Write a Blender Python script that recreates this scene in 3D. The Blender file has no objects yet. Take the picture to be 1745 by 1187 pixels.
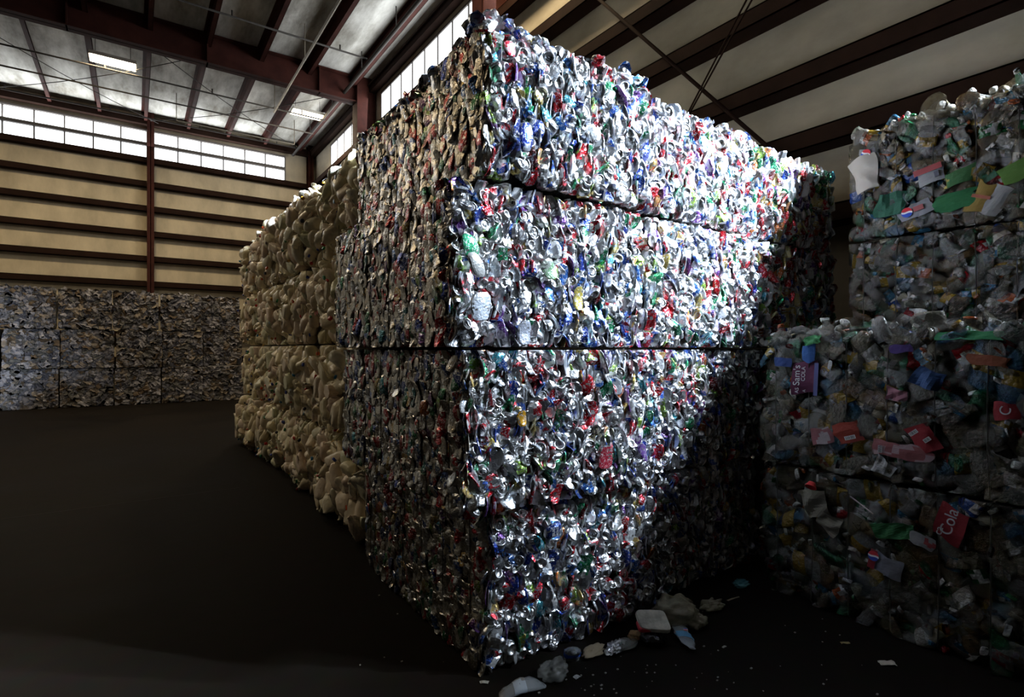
import bpy, math, random
import numpy as np
from mathutils import Vector, Matrix

# ------------------------------------------------------------------ camera
scene = bpy.context.scene
C = scene.collection
W_, H_ = 1745.0, 1187.0
FPX = 923.0
YAW = math.atan2(642.5, FPX)          # the stack's long side runs 34.8 deg left of the view axis
CAM_Z = 1.6
cam_d = bpy.data.cameras.new('camera'); cam = bpy.data.objects.new('camera', cam_d); C.objects.link(cam)
cam_d.sensor_width = 36.0; cam_d.lens = 36.0 * FPX / W_
cam_d.clip_start = 0.05; cam_d.clip_end = 200
cam.location = (0, 0, CAM_Z); cam.rotation_euler = (math.pi / 2, 0, -YAW)
scene.camera = cam

# ------------------------------------------------------------------ view, world
vs = scene.view_settings
vs.view_transform = 'Standard'; vs.look = 'None'; vs.gamma = 1.0; vs.exposure = 0.0
try: vs.use_curve_mapping = False
except Exception: pass
world = bpy.data.worlds.new('overcast_sky'); scene.world = world; world.use_nodes = True
bg = world.node_tree.nodes['Background']
bg.inputs['Color'].default_value = (0.80, 0.90, 1.0, 1); bg.inputs['Strength'].default_value = 0.8

def area_light(name, loc, target, size, size_y, power, color, spread=math.pi):
    d = bpy.data.lights.new(name, 'AREA'); d.shape = 'RECTANGLE'; d.size = size; d.size_y = size_y
    d.energy = power; d.color = color; d.spread = spread
    o = bpy.data.objects.new(name, d); C.objects.link(o); o.location = loc
    o.rotation_euler = (Vector(target) - Vector(loc)).to_track_quat('-Z', 'Y').to_euler()
    return o
# cold daylight falling through the tall loading opening in the right wall, behind the camera
area_light('daylight_through_opening', (7.3, -3.6, 7.2), (2.95, 2.19, 4.15), 1.3, 1.3, 1950, (0.72, 0.85, 1.0), math.radians(41))
# daylight coming in at the clerestory windows
area_light('clerestory_daylight_back', (-2.0, 20.8, 8.1), (-2.0, 18.6, 11), 12.0, 0.9, 270, (0.93, 0.97, 1.0))
area_light('clerestory_daylight_side', (5.3, 13.5, 8.1), (-2.0, 13.5, 8.4), 12.0, 0.9, 200, (0.93, 0.97, 1.0))

# ------------------------------------------------------------------ helpers
rng = np.random.default_rng(7)
R_ = random.Random(5)
SY, CY = math.sin(YAW), math.cos(YAW)
def ray(px, py=593.5):
    r = (px - 872.5) / FPX
    return (SY + CY * r, CY - SY * r, (593.5 - py) / FPX)
def at_z(px, py, z=0.0):
    d = ray(px, py); t = (z - CAM_Z) / d[2]; return Vector((d[0] * t, d[1] * t, z))
def at_x(px, py, X):
    d = ray(px, py); t = X / d[0]; return Vector((X, d[1] * t, CAM_Z + d[2] * t))
def at_y(px, py, Y):
    d = ray(px, py); t = Y / d[1]; return Vector((d[0] * t, Y, CAM_Z + d[2] * t))

def tag(o, label=None, cat=None, group=None, kind=None):
    if label: o['label'] = label
    if cat: o['category'] = cat
    if group: o['group'] = group
    if kind: o['kind'] = kind
    return o
def empty(name, loc, rz=0.0):
    o = bpy.data.objects.new(name, None); C.objects.link(o); o.location = loc; o.rotation_euler = (0, 0, rz)
    o.empty_display_size = 0.1
    return o
def np_mesh(name, V, F, mats, Col=None, smooth=None, matidx=None):
    me = bpy.data.meshes.new(name)
    V = np.ascontiguousarray(V, dtype=np.float32); F = np.ascontiguousarray(F, dtype=np.int32)
    me.vertices.add(len(V)); me.vertices.foreach_set('co', V.ravel())
    me.loops.add(F.size); me.loops.foreach_set('vertex_index', F.ravel())
    me.polygons.add(len(F)); me.polygons.foreach_set('loop_start', np.arange(0, F.size, 4, dtype=np.int32))
    if smooth is not None: me.polygons.foreach_set('use_smooth', np.ascontiguousarray(smooth, dtype=bool))
    if matidx is not None: me.polygons.foreach_set('material_index', np.ascontiguousarray(matidx, dtype=np.int32))
    for m in (mats if isinstance(mats, (list, tuple)) else [mats]): me.materials.append(m)
    me.update(calc_edges=True)
    if Col is not None:
        a = me.attributes.new('paint', 'FLOAT_COLOR', 'FACE'); a.data.foreach_set('color', np.ascontiguousarray(Col, dtype=np.float32).ravel())
    return me
def link(name, me, parent=None, loc=None):
    o = bpy.data.objects.new(name, me); C.objects.link(o)
    if parent is not None: o.parent = parent
    if loc is not None: o.location = loc
    return o

# ------------------------------------------------------------------ materials
def new_mat(name):
    m = bpy.data.materials.new(name); m.use_nodes = True
    nt = m.node_tree; return m, nt, nt.nodes['Principled BSDF']
def N(nt, t, **kw):
    n = nt.nodes.new(t)
    for k, v in kw.items():
        if k in n.inputs: n.inputs[k].default_value = v
        else: setattr(n, k, v)
    return n
def simple(name, col, rough=0.6, metal=0.0, noise=0.0, nscale=5.0, bump=0.0, bscale=30.0, bdist=0.01, spec=0.5, stretch=None, dark=None):
    m, nt, b = new_mat(name)
    b.inputs['Roughness'].default_value = rough; b.inputs['Metallic'].default_value = metal
    b.inputs['Specular IOR Level'].default_value = spec
    b.inputs['Base Color'].default_value = (*col, 1)
    tc = N(nt, 'ShaderNodeTexCoord'); mp = N(nt, 'ShaderNodeMapping'); nt.links.new(tc.outputs['Object'], mp.inputs['Vector'])
    if stretch: mp.inputs['Scale'].default_value = stretch
    if noise > 0:
        n = N(nt, 'ShaderNodeTexNoise', Scale=nscale, Detail=8.0, Roughness=0.62); nt.links.new(mp.outputs[0], n.inputs['Vector'])
        cr = N(nt, 'ShaderNodeValToRGB'); cr.color_ramp.elements[0].position = 0.32; cr.color_ramp.elements[1].position = 0.68
        dk = dark or tuple(c * (1 - noise) for c in col)
        cr.color_ramp.elements[0].color = (*dk, 1); cr.color_ramp.elements[1].color = (*col, 1)
        nt.links.new(n.outputs['Fac'], cr.inputs['Fac']); nt.links.new(cr.outputs['Color'], b.inputs['Base Color'])
    if bump > 0:
        n2 = N(nt, 'ShaderNodeTexNoise', Scale=bscale, Detail=4.0); nt.links.new(tc.outputs['Object'], n2.inputs['Vector'])
        bp = N(nt, 'ShaderNodeBump', Strength=bump, Distance=bdist); nt.links.new(n2.outputs['Fac'], bp.inputs['Height'])
        nt.links.new(bp.outputs['Normal'], b.inputs['Normal'])
    return m
def paint_mat(name, rough, bump, bscale, bdist, alpha_mode=None, sheen=None):
    """colour from each piece's own print; the 4th channel says how metallic (or how opaque) that piece is"""
    m, nt, b = new_mat(name)
    at = N(nt, 'ShaderNodeAttribute', attribute_name='paint')
    if alpha_mode == 'metal':
        # worn print: fine bare-metal marks and lettering-like flecks over the ink
        t0 = N(nt, 'ShaderNodeTexCoord'); w0 = N(nt, 'ShaderNodeTexNoise', Scale=95.0, Detail=3.0, Distortion=1.2); nt.links.new(t0.outputs['Object'], w0.inputs['Vector'])
        r0 = N(nt, 'ShaderNodeValToRGB'); r0.color_ramp.elements[0].position = 0.56; r0.color_ramp.elements[1].position = 0.60
        r0.color_ramp.elements[0].color = (0, 0, 0, 1); r0.color_ramp.elements[1].color = (0.75, 0.75, 0.75, 1)
        nt.links.new(w0.outputs['Fac'], r0.inputs['Fac'])
        m0 = N(nt, 'ShaderNodeMix', data_type='RGBA'); nt.links.new(r0.outputs['Color'], m0.inputs['Factor']); nt.links.new(at.outputs['Color'], m0.inputs['A']); m0.inputs['B'].default_value = (0.66, 0.66, 0.68, 1)
        nt.links.new(m0.outputs['Result'], b.inputs['Base Color'])
    else: nt.links.new(at.outputs['Color'], b.inputs['Base Color'])
    b.inputs['Roughness'].default_value = rough
    if alpha_mode == 'metal': nt.links.new(at.outputs['Alpha'], b.inputs['Metallic'])
    if alpha_mode == 'alpha': nt.links.new(at.outputs['Alpha'], b.inputs['Alpha'])
    if bump > 0:
        tc = N(nt, 'ShaderNodeTexCoord')
        n2 = N(nt, 'ShaderNodeTexNoise', Scale=bscale, Detail=2.0); nt.links.new(tc.outputs['Object'], n2.inputs['Vector'])
        bp = N(nt, 'ShaderNodeBump', Strength=bump, Distance=bdist); nt.links.new(n2.outputs['Fac'], bp.inputs['Height'])
        nt.links.new(bp.outputs['Normal'], b.inputs['Normal'])
    return m
M = {}
M['can'] = paint_mat('crushed_aluminium', 0.30, 0.75, 85.0, 0.004, 'metal')
M['jug'] = paint_mat('milky_plastic', 0.38, 0.5, 26.0, 0.012)
M['jug'].node_tree.nodes['Principled BSDF'].inputs['Subsurface Weight'].default_value = 0.0
M['pet'] = paint_mat('clear_bottle_plastic', 0.15, 0.9, 55.0, 0.012, 'alpha'); M['pet'].node_tree.nodes['Principled BSDF'].inputs['Specular IOR Level'].default_value = 0.6
M['paper'] = paint_mat('loose_paper', 0.85, 0.3, 40.0, 0.01)
M['can_core'] = simple('packed_aluminium', (0.16, 0.15, 0.14), 0.5, 0.7, 0.6, 25, 0.8, 30, 0.03)
M['jug_core'] = simple('packed_jug_plastic', (0.30, 0.26, 0.19), 0.7, 0, 0.5, 8, 0.8, 12, 0.05)
M['pet_core'] = simple('packed_bottle_plastic', (0.022, 0.021, 0.018), 0.6, 0, 0.7, 9, 0.9, 18, 0.05, 0.2)
M['paper_core'] = simple('packed_paper', (0.26, 0.25, 0.24), 0.9, 0, 0.6, 10, 0.9, 16, 0.05)
M['wire'] = simple('baling_wire_steel', (0.05, 0.045, 0.04), 0.5, 0.6)
M['red_steel'] = simple('red_oxide_steel', (0.060, 0.017, 0.012), 0.8, 0.0, 0.5, 3.0, spec=0.15)
M['dark_steel'] = simple('dark_brown_girt_steel', (0.024, 0.011, 0.007), 0.85, 0.0, 0.4, 3.0, spec=0.1)
M['pipe_dark'] = simple('dark_pipe_steel', (0.045, 0.04, 0.036), 0.8, 0.0, spec=0.15)
M['pipe_light'] = simple('pale_conduit', (0.22, 0.19, 0.14), 0.7)
M['wall'] = simple('dusty_cream_wall_panel', (0.62, 0.53, 0.38), 0.85, 0, 0.35, 1.6, 0.2, 12, 0.01, 0.2, (1, 1, 0.45))
M['wall_grey'] = simple('stained_grey_wall_panel', (0.50, 0.44, 0.34), 0.85, 0, 0.40, 1.3, 0.25, 10, 0.01, 0.2, (1, 0.5, 0.9))
M['dark_wall'] = simple('low_bounce_wall', (0.10, 0.09, 0.075), 0.9)  # unseen walls coloured dark to cut the light they bounce
M['ceil'] = simple('white_roof_insulation', (0.78, 0.77, 0.72), 0.8, 0, 0.72, 1.5, 0.5, 3.0, 0.06, 0.2, (1.6, 0.4, 1), (0.24, 0.22, 0.18))
M['white_metal'] = simple('white_enamel', (0.75, 0.72, 0.65), 0.4)
M['frame'] = simple('window_frame_paint', (0.10, 0.085, 0.075), 0.6)
m, nt, b = new_mat('frosted_daylit_pane'); M['pane'] = m
b.inputs['Base Color'].default_value = (0.9, 0.95, 1, 1); b.inputs['Emission Color'].default_value = (0.93, 0.97, 1.0, 1); b.inputs['Emission Strength'].default_value = 3.0
m, nt, b = new_mat('fluorescent_tube_glow'); M['tube'] = m
b.inputs['Emission Color'].default_value = (1.0, 0.86, 0.60, 1); b.inputs['Emission Strength'].default_value = 24.0
# concrete floor
m, nt, b = new_mat('dark_concrete_floor'); M['floor'] = m
b.inputs['Specular IOR Level'].default_value = 0.05
tc = N(nt, 'ShaderNodeTexCoord')
n1 = N(nt, 'ShaderNodeTexNoise', Scale=0.55, Detail=7.0, Roughness=0.6, Distortion=0.6); nt.links.new(tc.outputs['Object'], n1.inputs['Vector'])
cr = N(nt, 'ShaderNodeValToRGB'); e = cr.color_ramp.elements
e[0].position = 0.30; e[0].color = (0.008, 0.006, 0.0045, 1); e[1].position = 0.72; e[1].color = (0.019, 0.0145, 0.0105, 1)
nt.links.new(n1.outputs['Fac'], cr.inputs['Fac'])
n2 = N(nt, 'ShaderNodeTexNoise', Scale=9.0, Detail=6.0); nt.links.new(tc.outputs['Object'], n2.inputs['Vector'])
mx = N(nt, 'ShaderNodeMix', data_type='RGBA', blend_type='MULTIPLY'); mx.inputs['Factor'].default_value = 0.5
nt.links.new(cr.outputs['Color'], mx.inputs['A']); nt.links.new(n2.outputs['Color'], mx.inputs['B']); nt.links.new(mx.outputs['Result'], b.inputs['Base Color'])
mr = N(nt, 'ShaderNodeMapRange'); mr.inputs["To Min"].default_value = 0.6; mr.inputs["To Max"].default_value = 0.9
nt.links.new(n1.outputs['Fac'], mr.inputs['Value']); nt.links.new(mr.outputs['Result'], b.inputs['Roughness'])
bp = N(nt, 'ShaderNodeBump', Strength=0.25, Distance=0.004); nt.links.new(n2.outputs['Fac'], bp.inputs['Height']); nt.links.new(bp.outputs['Normal'], b.inputs['Normal'])
_flat = {}
def flat(col, rough=0.5, metal=0.0):
    k = (col, rough, metal)
    if k not in _flat: _flat[k] = simple('plain_%d' % len(_flat), col, rough, metal)
    return _flat[k]

# ------------------------------------------------------------------ box / tube builder
class MB:
    def __init__(s): s.V = []; s.F = []
    def box(s, x0, x1, y0, y1, z0, z1):
        i = len(s.V)
        s.V += [(x0, y0, z0), (x1, y0, z0), (x1, y1, z0), (x0, y1, z0), (x0, y0, z1), (x1, y0, z1), (x1, y1, z1), (x0, y1, z1)]
        s.F += [tuple(i + k for k in f) for f in ((3, 2, 1, 0), (4, 5, 6, 7), (0, 1, 5, 4), (1, 2, 6, 5), (2, 3, 7, 6), (3, 0, 4, 7))]
        return s
    def tube(s, pts, r, n=6):
        pts = [Vector(p) for p in pts]; i0 = len(s.V)
        for k, p in enumerate(pts):
            d = (pts[min(k + 1, len(pts) - 1)] - pts[max(k - 1, 0)]).normalized()
            a = d.cross(Vector((0, 0, 1)) if abs(d.z) < 0.9 else Vector((1, 0, 0))).normalized(); bb = d.cross(a)
            rr = r[k] if isinstance(r, (list, tuple)) else r
            for j in range(n):
                t = 2 * math.pi * j / n
                s.V.append(tuple(p + a * (rr * math.cos(t)) + bb * (rr * math.sin(t))))
        for k in range(len(pts) - 1):
            for j in range(n):
                a = i0 + k * n + j; b_ = i0 + k * n + (j + 1) % n
                s.F.append((a, b_, b_ + n, a + n))
        s.F.append(tuple(i0 + j for j in range(n))[::-1]); s.F.append(tuple(i0 + (len(pts) - 1) * n + j for j in range(n)))
        return s
    def build(s, name, mat, parent=None, smooth=False):
        me = bpy.data.meshes.new(name); me.from_pydata(s.V, [], s.F); me.materials.append(mat); me.update()
        if smooth: me.polygons.foreach_set('use_smooth', [True] * len(me.polygons))
        return link(name, me, parent)
def struct(o): o['kind'] = 'structure'; return o

# ================================================================== THE HALL
XW, YB, ZC = 5.55, 21.0, 9.1      # right wall, back wall, ceiling
XL, YF = -11.0, -9.0
ZS, ZT = 7.66, 8.57               # clerestory sill and head
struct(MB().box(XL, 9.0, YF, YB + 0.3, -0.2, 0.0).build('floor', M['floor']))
struct(MB().box(XL, XW + 0.3, YF, YB + 0.3, ZC, ZC + 0.15).build('ceiling', M['ceil']))
struct(MB().box(XL - 0.2, XL, YF, YB, 0, ZC).build('wall_left', M['dark_wall']))
struct(MB().box(XL, XW, YF - 0.2, YF, 0, ZC).build('wall_front', M['dark_wall']))
bw = MB()
for (x0, x1, z0, z1) in ((XL, XW, 0, ZS), (XL, XW, ZT, ZC), (4.50, XW, ZS, ZT)): bw.box(x0, x1, YB, YB + 0.15, z0, z1)
struct(bw.build('wall_back', M['wall']))
rw = MB()
for (y0, y1, z0, z1) in ((0.4, YB, 0, ZS), (0.4, YB, ZT, ZC), (0.4, 8.15, ZS, ZT), (14.25, 15.25, ZS, ZT), (18.9, YB, ZS, ZT), (-8.0, 0.4, 0, 4.0), (-8.0, 0.4, 8.8, ZC), (YF, -8.0, 0, ZC)):
    rw.box(XW, XW + 0.15, y0, y1, z0, z1)
struct(rw.build('wall_right', M['wall_grey']))
# back clerestory: each run of panes between columns is a window
def window(name, along, a0, a1, rail=True):
    fr = MB(); n = max(1, round((a1 - a0) / 0.68)); st = (a1 - a0) / n
    def bx(u0, u1, z0, z1, d0=-0.05, d1=0.05):
        if along == 'x': fr.box(u0, u1, YB + d0, YB + d1, z0, z1)
        else: fr.box(XW + d0 * 0.3, XW + d1 * 0.3, u0, u1, z0, z1)
    bx(a0, a1, ZS - 0.05, ZS, -0.07); bx(a0, a1, ZT, ZT + 0.05, -0.07)
    if rail: bx(a0, a1, 8.10, 8.20, -0.08, 0.04)
    for k in range(n + 1):
        u = a0 + k * st; bx(u - 0.016, u + 0.016, ZS, ZT)
    f = struct(fr.build(name, M['frame']))
    for k in range(n):
        u0, u1 = a0 + k * st + 0.022, a0 + (k + 1) * st - 0.022
        for (z0, z1) in (((ZS, 8.10), (8.20, ZT)) if rail else ((ZS, ZT),)):
            p = MB()
            if along == 'x': p.box(u0, u1, YB + 0.03, YB + 0.045, z0, z1)
            else: p.box(XW + 0.008, XW + 0.02, u0, u1, z0, z1)
            p.build('pane', M['pane'], f)
window('window_1', 'x', 0.50, 4.50); window('window_2', 'x', -5.85, 0.32)
window('window_3', 'y', 8.15, 14.25, False); window('window_4', 'y', 15.25, 18.9, False)
# steel frame: columns, rafters
def ibeam_vertical(x, y, z1, w, d, name='steel_column'):
    m = MB(); t = 0.02
    m.box(x - w / 2, x + w / 2, y - d / 2, y - d / 2 + t, 0, z1).box(x - w / 2, x + w / 2, y + d / 2 - t, y + d / 2, 0, z1).box(x - t / 2, x + t / 2, y - d / 2, y + d / 2, 0, z1)
    return struct(m.build(name, M['red_steel']))
for x in (-5.95, 0.41, 5.35): ibeam_vertical(x, YB - 0.16, ZC, 0.19, 0.28)
for y in (14.8, 8.25, 1.7 - 3.4):
    m = MB(); m.box(XW - 0.55, XW - 0.02, y - 0.16, y - 0.14, 0, ZC).box(XW - 0.55, XW - 0.53, y - 0.2, y + 0.2, 0, ZC).box(XW - 0.06, XW - 0.04, y - 0.2, y + 0.2, 0, ZC)
    struct(m.build('steel_column', M['red_steel']))
    m = MB(); zb = 8.38
    m.box(XL, XW - 0.02, y - 0.012, y + 0.012, zb, ZC - 0.02).box(XL, XW - 0.02, y - 0.15, y + 0.15, zb, zb + 0.025).box(XL, XW - 0.02, y - 0.15, y + 0.15, ZC - 0.045, ZC - 0.02)
    for k in range(6): m.box(4.0 - 2.6 * k, 4.03 - 2.6 * k, y - 0.14, y + 0.14, zb, ZC - 0.03)
    struct(m.build('rafter_beam', M['red_steel']))
m = MB().box(XL, XW - 0.1, YB - 0.26, YB - 0.05, 8.72, 8.90).box(XL, XW - 0.1, YB - 0.3, YB - 0.05, 8.88, 8.92); struct(m.build('eave_beam', M['dark_steel']))
m = MB().box(XW - 0.2, XW - 0.02, 0.4, YB, 8.72, 8.9).box(XW - 0.24, XW - 0.02, 0.4, YB, 8.88, 8.92); struct(m.build('eave_beam', M['dark_steel']))
# roof purlins, each running front to back
for k in range(-8, 5):
    x = 0.25 + 1.165 * k
    if x < XL + 0.3: continue
    m = MB().box(x - 0.012, x + 0.012, YF, YB - 0.1, ZC - 0.27, ZC).box(x - 0.012, x + 0.085, YF, YB - 0.1, ZC - 0.282, ZC - 0.265).box(x - 0.085, x + 0.012, YF, YB - 0.1, ZC - 0.02, ZC - 0.005).box(x + 0.073, x + 0.085, YF, YB - 0.1, ZC - 0.282, ZC - 0.245)
    struct(m.build('roof_purlin', M['red_steel']))
# wall girts
for zg in (1.25, 2.05, 2.86, 3.66, 4.46, 5.26, 6.06, 6.84, 7.60):
    for (x0, x1) in ((XL, 0.31), (0.51, XW - 0.02)):
        m = MB().box(x0, x1, YB - 0.20, YB, zg - 0.09, zg - 0.075).box(x0, x1, YB - 0.20, YB - 0.188, zg - 0.09, zg + 0.09).box(x0, x1, YB - 0.2, YB, zg + 0.075, zg + 0.09)
        struct(m.build('wall_girt', M['dark_steel']))
for zg in (2.86, 3.62, 4.27, 5.08, 5.88, 6.68, 7.56):
    for (y0, y1) in ((0.4, 8.1), (8.4, 14.6), (15.0, YB - 0.3)):
        m = MB().box(XW - 0.24, XW, y0, y1, zg - 0.09, zg - 0.075).box(XW - 0.24, XW - 0.228, y0, y1, zg - 0.09, zg + 0.09).box(XW - 0.24, XW, y0, y1, zg + 0.075, zg + 0.09)
        struct(m.build('wall_girt', M['dark_steel']))
# pipes, rods and braces
def pipe(name, pts, r, mat, label, cat='pipe', group=None, n=8):
    o = MB().tube(pts, r, n).build(name, mat, None, True); return tag(o, label, cat, group)
p = pipe('ceiling_pipe', [(4.70, YB - 0.35, 8.6), (4.70, 0.6, 8.6)], 0.045, M['pipe_dark'], 'long dark steel pipe running front to back under the roof, nearest the side windows', 'pipe')
for y in (18.3, 15.9, 13.4, 11.2, 9.2):
    h = MB().tube([(4.70, y, 8.6), (4.70, y, ZC)], 0.012).build('hanger_rod', M['pipe_dark'], p)
p = pipe('conduit', [(3.22, 16.4, 8.28), (3.22, 3.0, 8.28)], 0.028, M['pipe_light'], 'pale conduit running front to back under the roof, left of the dark pipe', 'pipe')
for y in (16.3, 13.0, 10.0):
    MB().tube([(3.22, y, 8.28), (3.22, y, ZC)], 0.01).build('hanger_rod', M['pipe_light'], p)
SPR = [(16.5, 8.42, 'thin dark sprinkler line crossing the roof in front of the far light fittings', True),
       (17.8, 8.44, 'thin dark sprinkler line crossing the roof behind the far light fittings', False),
       (12.9, 8.68, 'thin dark sprinkler line crossing the roof on the near side of the wide red beam', True),
       (9.55, 8.65, 'thin dark sprinkler line crossing the roof at the top of the picture', True),
       (19.9, 8.62, 'thin dark sprinkler line hung along the top of the far windows', True)]
for (y, z, lab, hd) in SPR:
    p = pipe('sprinkler_pipe', [(XL + 0.2, y, z), (4.66, y, z)], 0.022, M['pipe_dark'], lab, 'pipe', 'sprinkler lines under the roof')
    if hd:
        for k in range(6):
            x = 4.0 - 2.3 * k
            MB().tube([(x, y, z), (x, y, z + 0.13)], [0.016, 0.02]).build('sprinkler_head', M['pipe_dark'], p)
tag(MB().tube([(1.0, 18.7, 8.30), (4.3, 18.7, 8.30)], 0.02).tube([(4.3, 18.7, 8.30), (4.3, 18.7, ZC)], 0.012).tube([(1.0, 18.7, 8.30), (1.0, 18.7, ZC)], 0.012).build('conduit', M['pipe_light']), 'short pale conduit crossing the roof near the back corner', 'pipe')
# sagging cross rods between purlins
for i, (x0, y0, x1, y1) in enumerate(((-3.6, 15.2, 0.6, 20.3), (0.4, 20.2, 4.6, 15.2), (-3.3, 20.2, 1.2, 15.2), (0.3, 15.2, 4.7, 20.0))):
    pts = [(x0 + (x1 - x0) * t, y0 + (y1 - y0) * t, 8.66 - 0.12 * math.sin(math.pi * t)) for t in np.linspace(0, 1, 9)]
    pipe('brace_rod', pts, 0.010, M['pipe_dark'], ['thin roof brace rod slanting below the left light fitting', 'thin roof brace rod slanting towards the right light fitting', 'thin roof brace rod crossing left of the back column', 'thin roof brace rod crossing beside the back corner'][i], 'rod', 'roof brace rods', 5)
a = at_x(1022, 0, XW - 0.32); bpt = at_x(1300, 243, XW - 0.32)
d = (bpt - a); a2 = a - d * 0.5; b2 = bpt + d * min(1.0, (bpt.z - 3.4) / max(1e-6, a.z - bpt.z))
pipe('wall_brace', [a2, b2], 0.022, M['dark_steel'], 'brown diagonal brace bar running down the right wall over the girts', 'brace')
for s, lab in ((0, 'left one of the pair of thin cables slanting across the right wall'), (9, 'right one of the pair of thin cables slanting across the right wall')):
    a = at_x(1272 + s, 0, XW - 0.36); bpt = at_x(1176 + s * 0.4, 185, XW - 0.36); d = bpt - a
    pipe('brace_cable', [a - d * 0.6, bpt + d * 0.8], 0.010, M['dark_steel'], lab, 'cable', 'cables on the right wall', 6)
# roof light fittings
def light(x, y, lab):
    r = empty('ceiling_light', (x, y, 8.62))
    tag(r, lab, 'light', 'roof light fittings')
    h = MB(); L, Wd = 0.46, 0.22
    h.box(-L, L, -Wd, Wd, 0.05, 0.075).box(-L, L, -Wd - .012, -Wd, -0.01, 0.075).box(-L, L, Wd, Wd + .012, -0.01, 0.075).box(-L - .012, -L, -Wd, Wd, -0.01, 0.075).box(L, L + .012, -Wd, Wd, -0.01, 0.075)
    h.build('housing', M['white_metal'], r)
    for k in range(8):
        yy = -0.189 + 0.054 * k
        MB().tube([(-L + .02, yy, -0.005), (L - .02, yy, -0.005)], 0.019).build('tube', M['tube'], r, True)
    for sx in (-0.35, 0.35): MB().tube([(sx, 0, 0.07), (sx, 0, ZC - 8.62)], 0.006, 5).build('hanger_rod', M['pipe_dark'], r)
    d = bpy.data.lights.new('fitting_lamp', 'AREA'); d.shape = 'RECTANGLE'; d.size = 0.9; d.size_y = 0.32; d.energy = LAMP_W; d.color = (1.0, 0.78, 0.47)
    o = bpy.data.objects.new('fitting_lamp', d); C.objects.link(o); o.parent = r; o.location = (0, 0, -0.03)
LAMP_W = 120
light(-0.44, 16.5, 'glowing roof light fitting at the upper left, the larger of two')
light(4.26, 16.85, 'glowing roof light fitting near the back corner, the smaller of two')
light(-5.2, 16.5, 'roof light fitting beyond the left edge of the view, farther one')
light(-5.2, 9.6, 'unseen roof light fitting added left of the view to brighten the jug bales')  # added out of view for more warm light on the jugs
light(4.26, 6.9, 'unseen roof light fitting added to brighten the right wall')  # added out of view to throw warm light along the right wall

# ================================================================== PIECES PRESSED INTO THE BALES
def fbm(P, seed, octs=3, f0=1.0):
    r = np.random.default_rng(seed); out = np.zeros(len(P))
    for o in range(octs):
        for _ in range(3):
            d = r.normal(size=3); d *= f0 * (2 ** o) / np.linalg.norm(d)
            out += np.sin(P @ d + r.uniform(0, 6.28)) / (2 ** o) / 3
    return out
def crease(P, seed, n, freq):
    """sum of triangle waves: sharp folds"""
    r = np.random.default_rng(seed); out = np.zeros(len(P))
    for _ in range(n):
        d = r.normal(size=3); d /= np.linalg.norm(d)
        t = (P @ d) * freq * r.uniform(0.6, 1.5) + r.uniform(0, 1)
        out += np.abs((t % 1.0) - 0.5) * 2 - 0.5
    return out / math.sqrt(n)
def grid_faces(nu, nv, closed=True):
    F = []
    for j in range(nv - 1):
        for i in range(nu if closed else nu - 1):
            a = j * nu + i; b_ = j * nu + (i + 1) % nu
            F.append((a, b_, b_ + nu, a + nu))
    return np.array(F, dtype=np.int32)
def lathe(prof, n):
    th = np.arange(n) * 2 * math.pi / n
    V = np.array([(r * math.cos(t), r * math.sin(t), z) for (r, z) in prof for t in th]); return V, grid_faces(n, len(prof))
SILVER = (0.72, 0.72, 0.73, 1.0)
PAL = [  # (paint, second colour, weight)
    ((0.74, 0.74, 0.75, 1.0), (0.45, 0.45, 0.47, 1.0), 30),
    ((0.68, 0.69, 0.72, 1.0), (0.05, 0.12, 0.45, .8), 13),
    ((0.66, 0.67, 0.69, 1.0), (0.50, 0.03, 0.04, .7), 10),
    ((0.74, 0.75, 0.76, 0.6), (0.55, 0.60, 0.66, .8), 9),
    ((0.45, 0.010, 0.018, .75), (0.68, 0.66, 0.66, .6), 9),
    ((0.28, 0.01, 0.012, .8), (0.10, 0.01, 0.01, .6), 4),
    ((0.02, 0.05, 0.30, .8), (0.58, 0.62, 0.70, .7), 9),
    ((0.03, 0.13, 0.42, .8), (0.70, 0.73, 0.80, .7), 5),
    ((0.015, 0.20, 0.08, .75), (0.62, 0.70, 0.62, .7), 5),
    ((0.20, 0.34, 0.05, .7), (0.68, 0.72, 0.62, .7), 2.2),
    ((0.48, 0.36, 0.10, .9), (0.66, 0.60, 0.32, .9), 4),
    ((0.45, 0.12, 0.02, .7), (0.70, 0.50, 0.18, .7), 1.6),
    ((0.14, 0.05, 0.24, .7), (0.60, 0.52, 0.68, .7), 1.0),
    ((0.04, 0.038, 0.038, .7), (0.45, 0.45, 0.45, .9), 4),
    ((0.04, 0.24, 0.30, .7), (0.66, 0.74, 0.75, .7), 0.9),
]
PALW = np.array([p[2] for p in PAL]); PALW = PALW / PALW.sum()
def paint(P, F, pal, seed, scratch=0.05, pat=38.0):
    c = P[F].mean(axis=1); n = fbm(c, seed, 2, pat)
    col = np.tile(np.array(pal[0]), (len(F), 1)); col[n > 0.30] = pal[1]
    r = np.random.default_rng(seed + 99); col[r.random(len(F)) < scratch] = SILVER
    return col
def cat_parts(parts):
    V = []; F = []; Cc = []; S = []; o = 0
    for (v, f, c, s) in parts:
        V.append(v); F.append(f + o); Cc.append(c); S.append(s); o += len(v)
    return np.vstack(V), np.vstack(F), np.vstack(Cc), np.concatenate(S)
def full(F, c): return np.tile(np.array(c, dtype=float), (len(F), 1))

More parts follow.
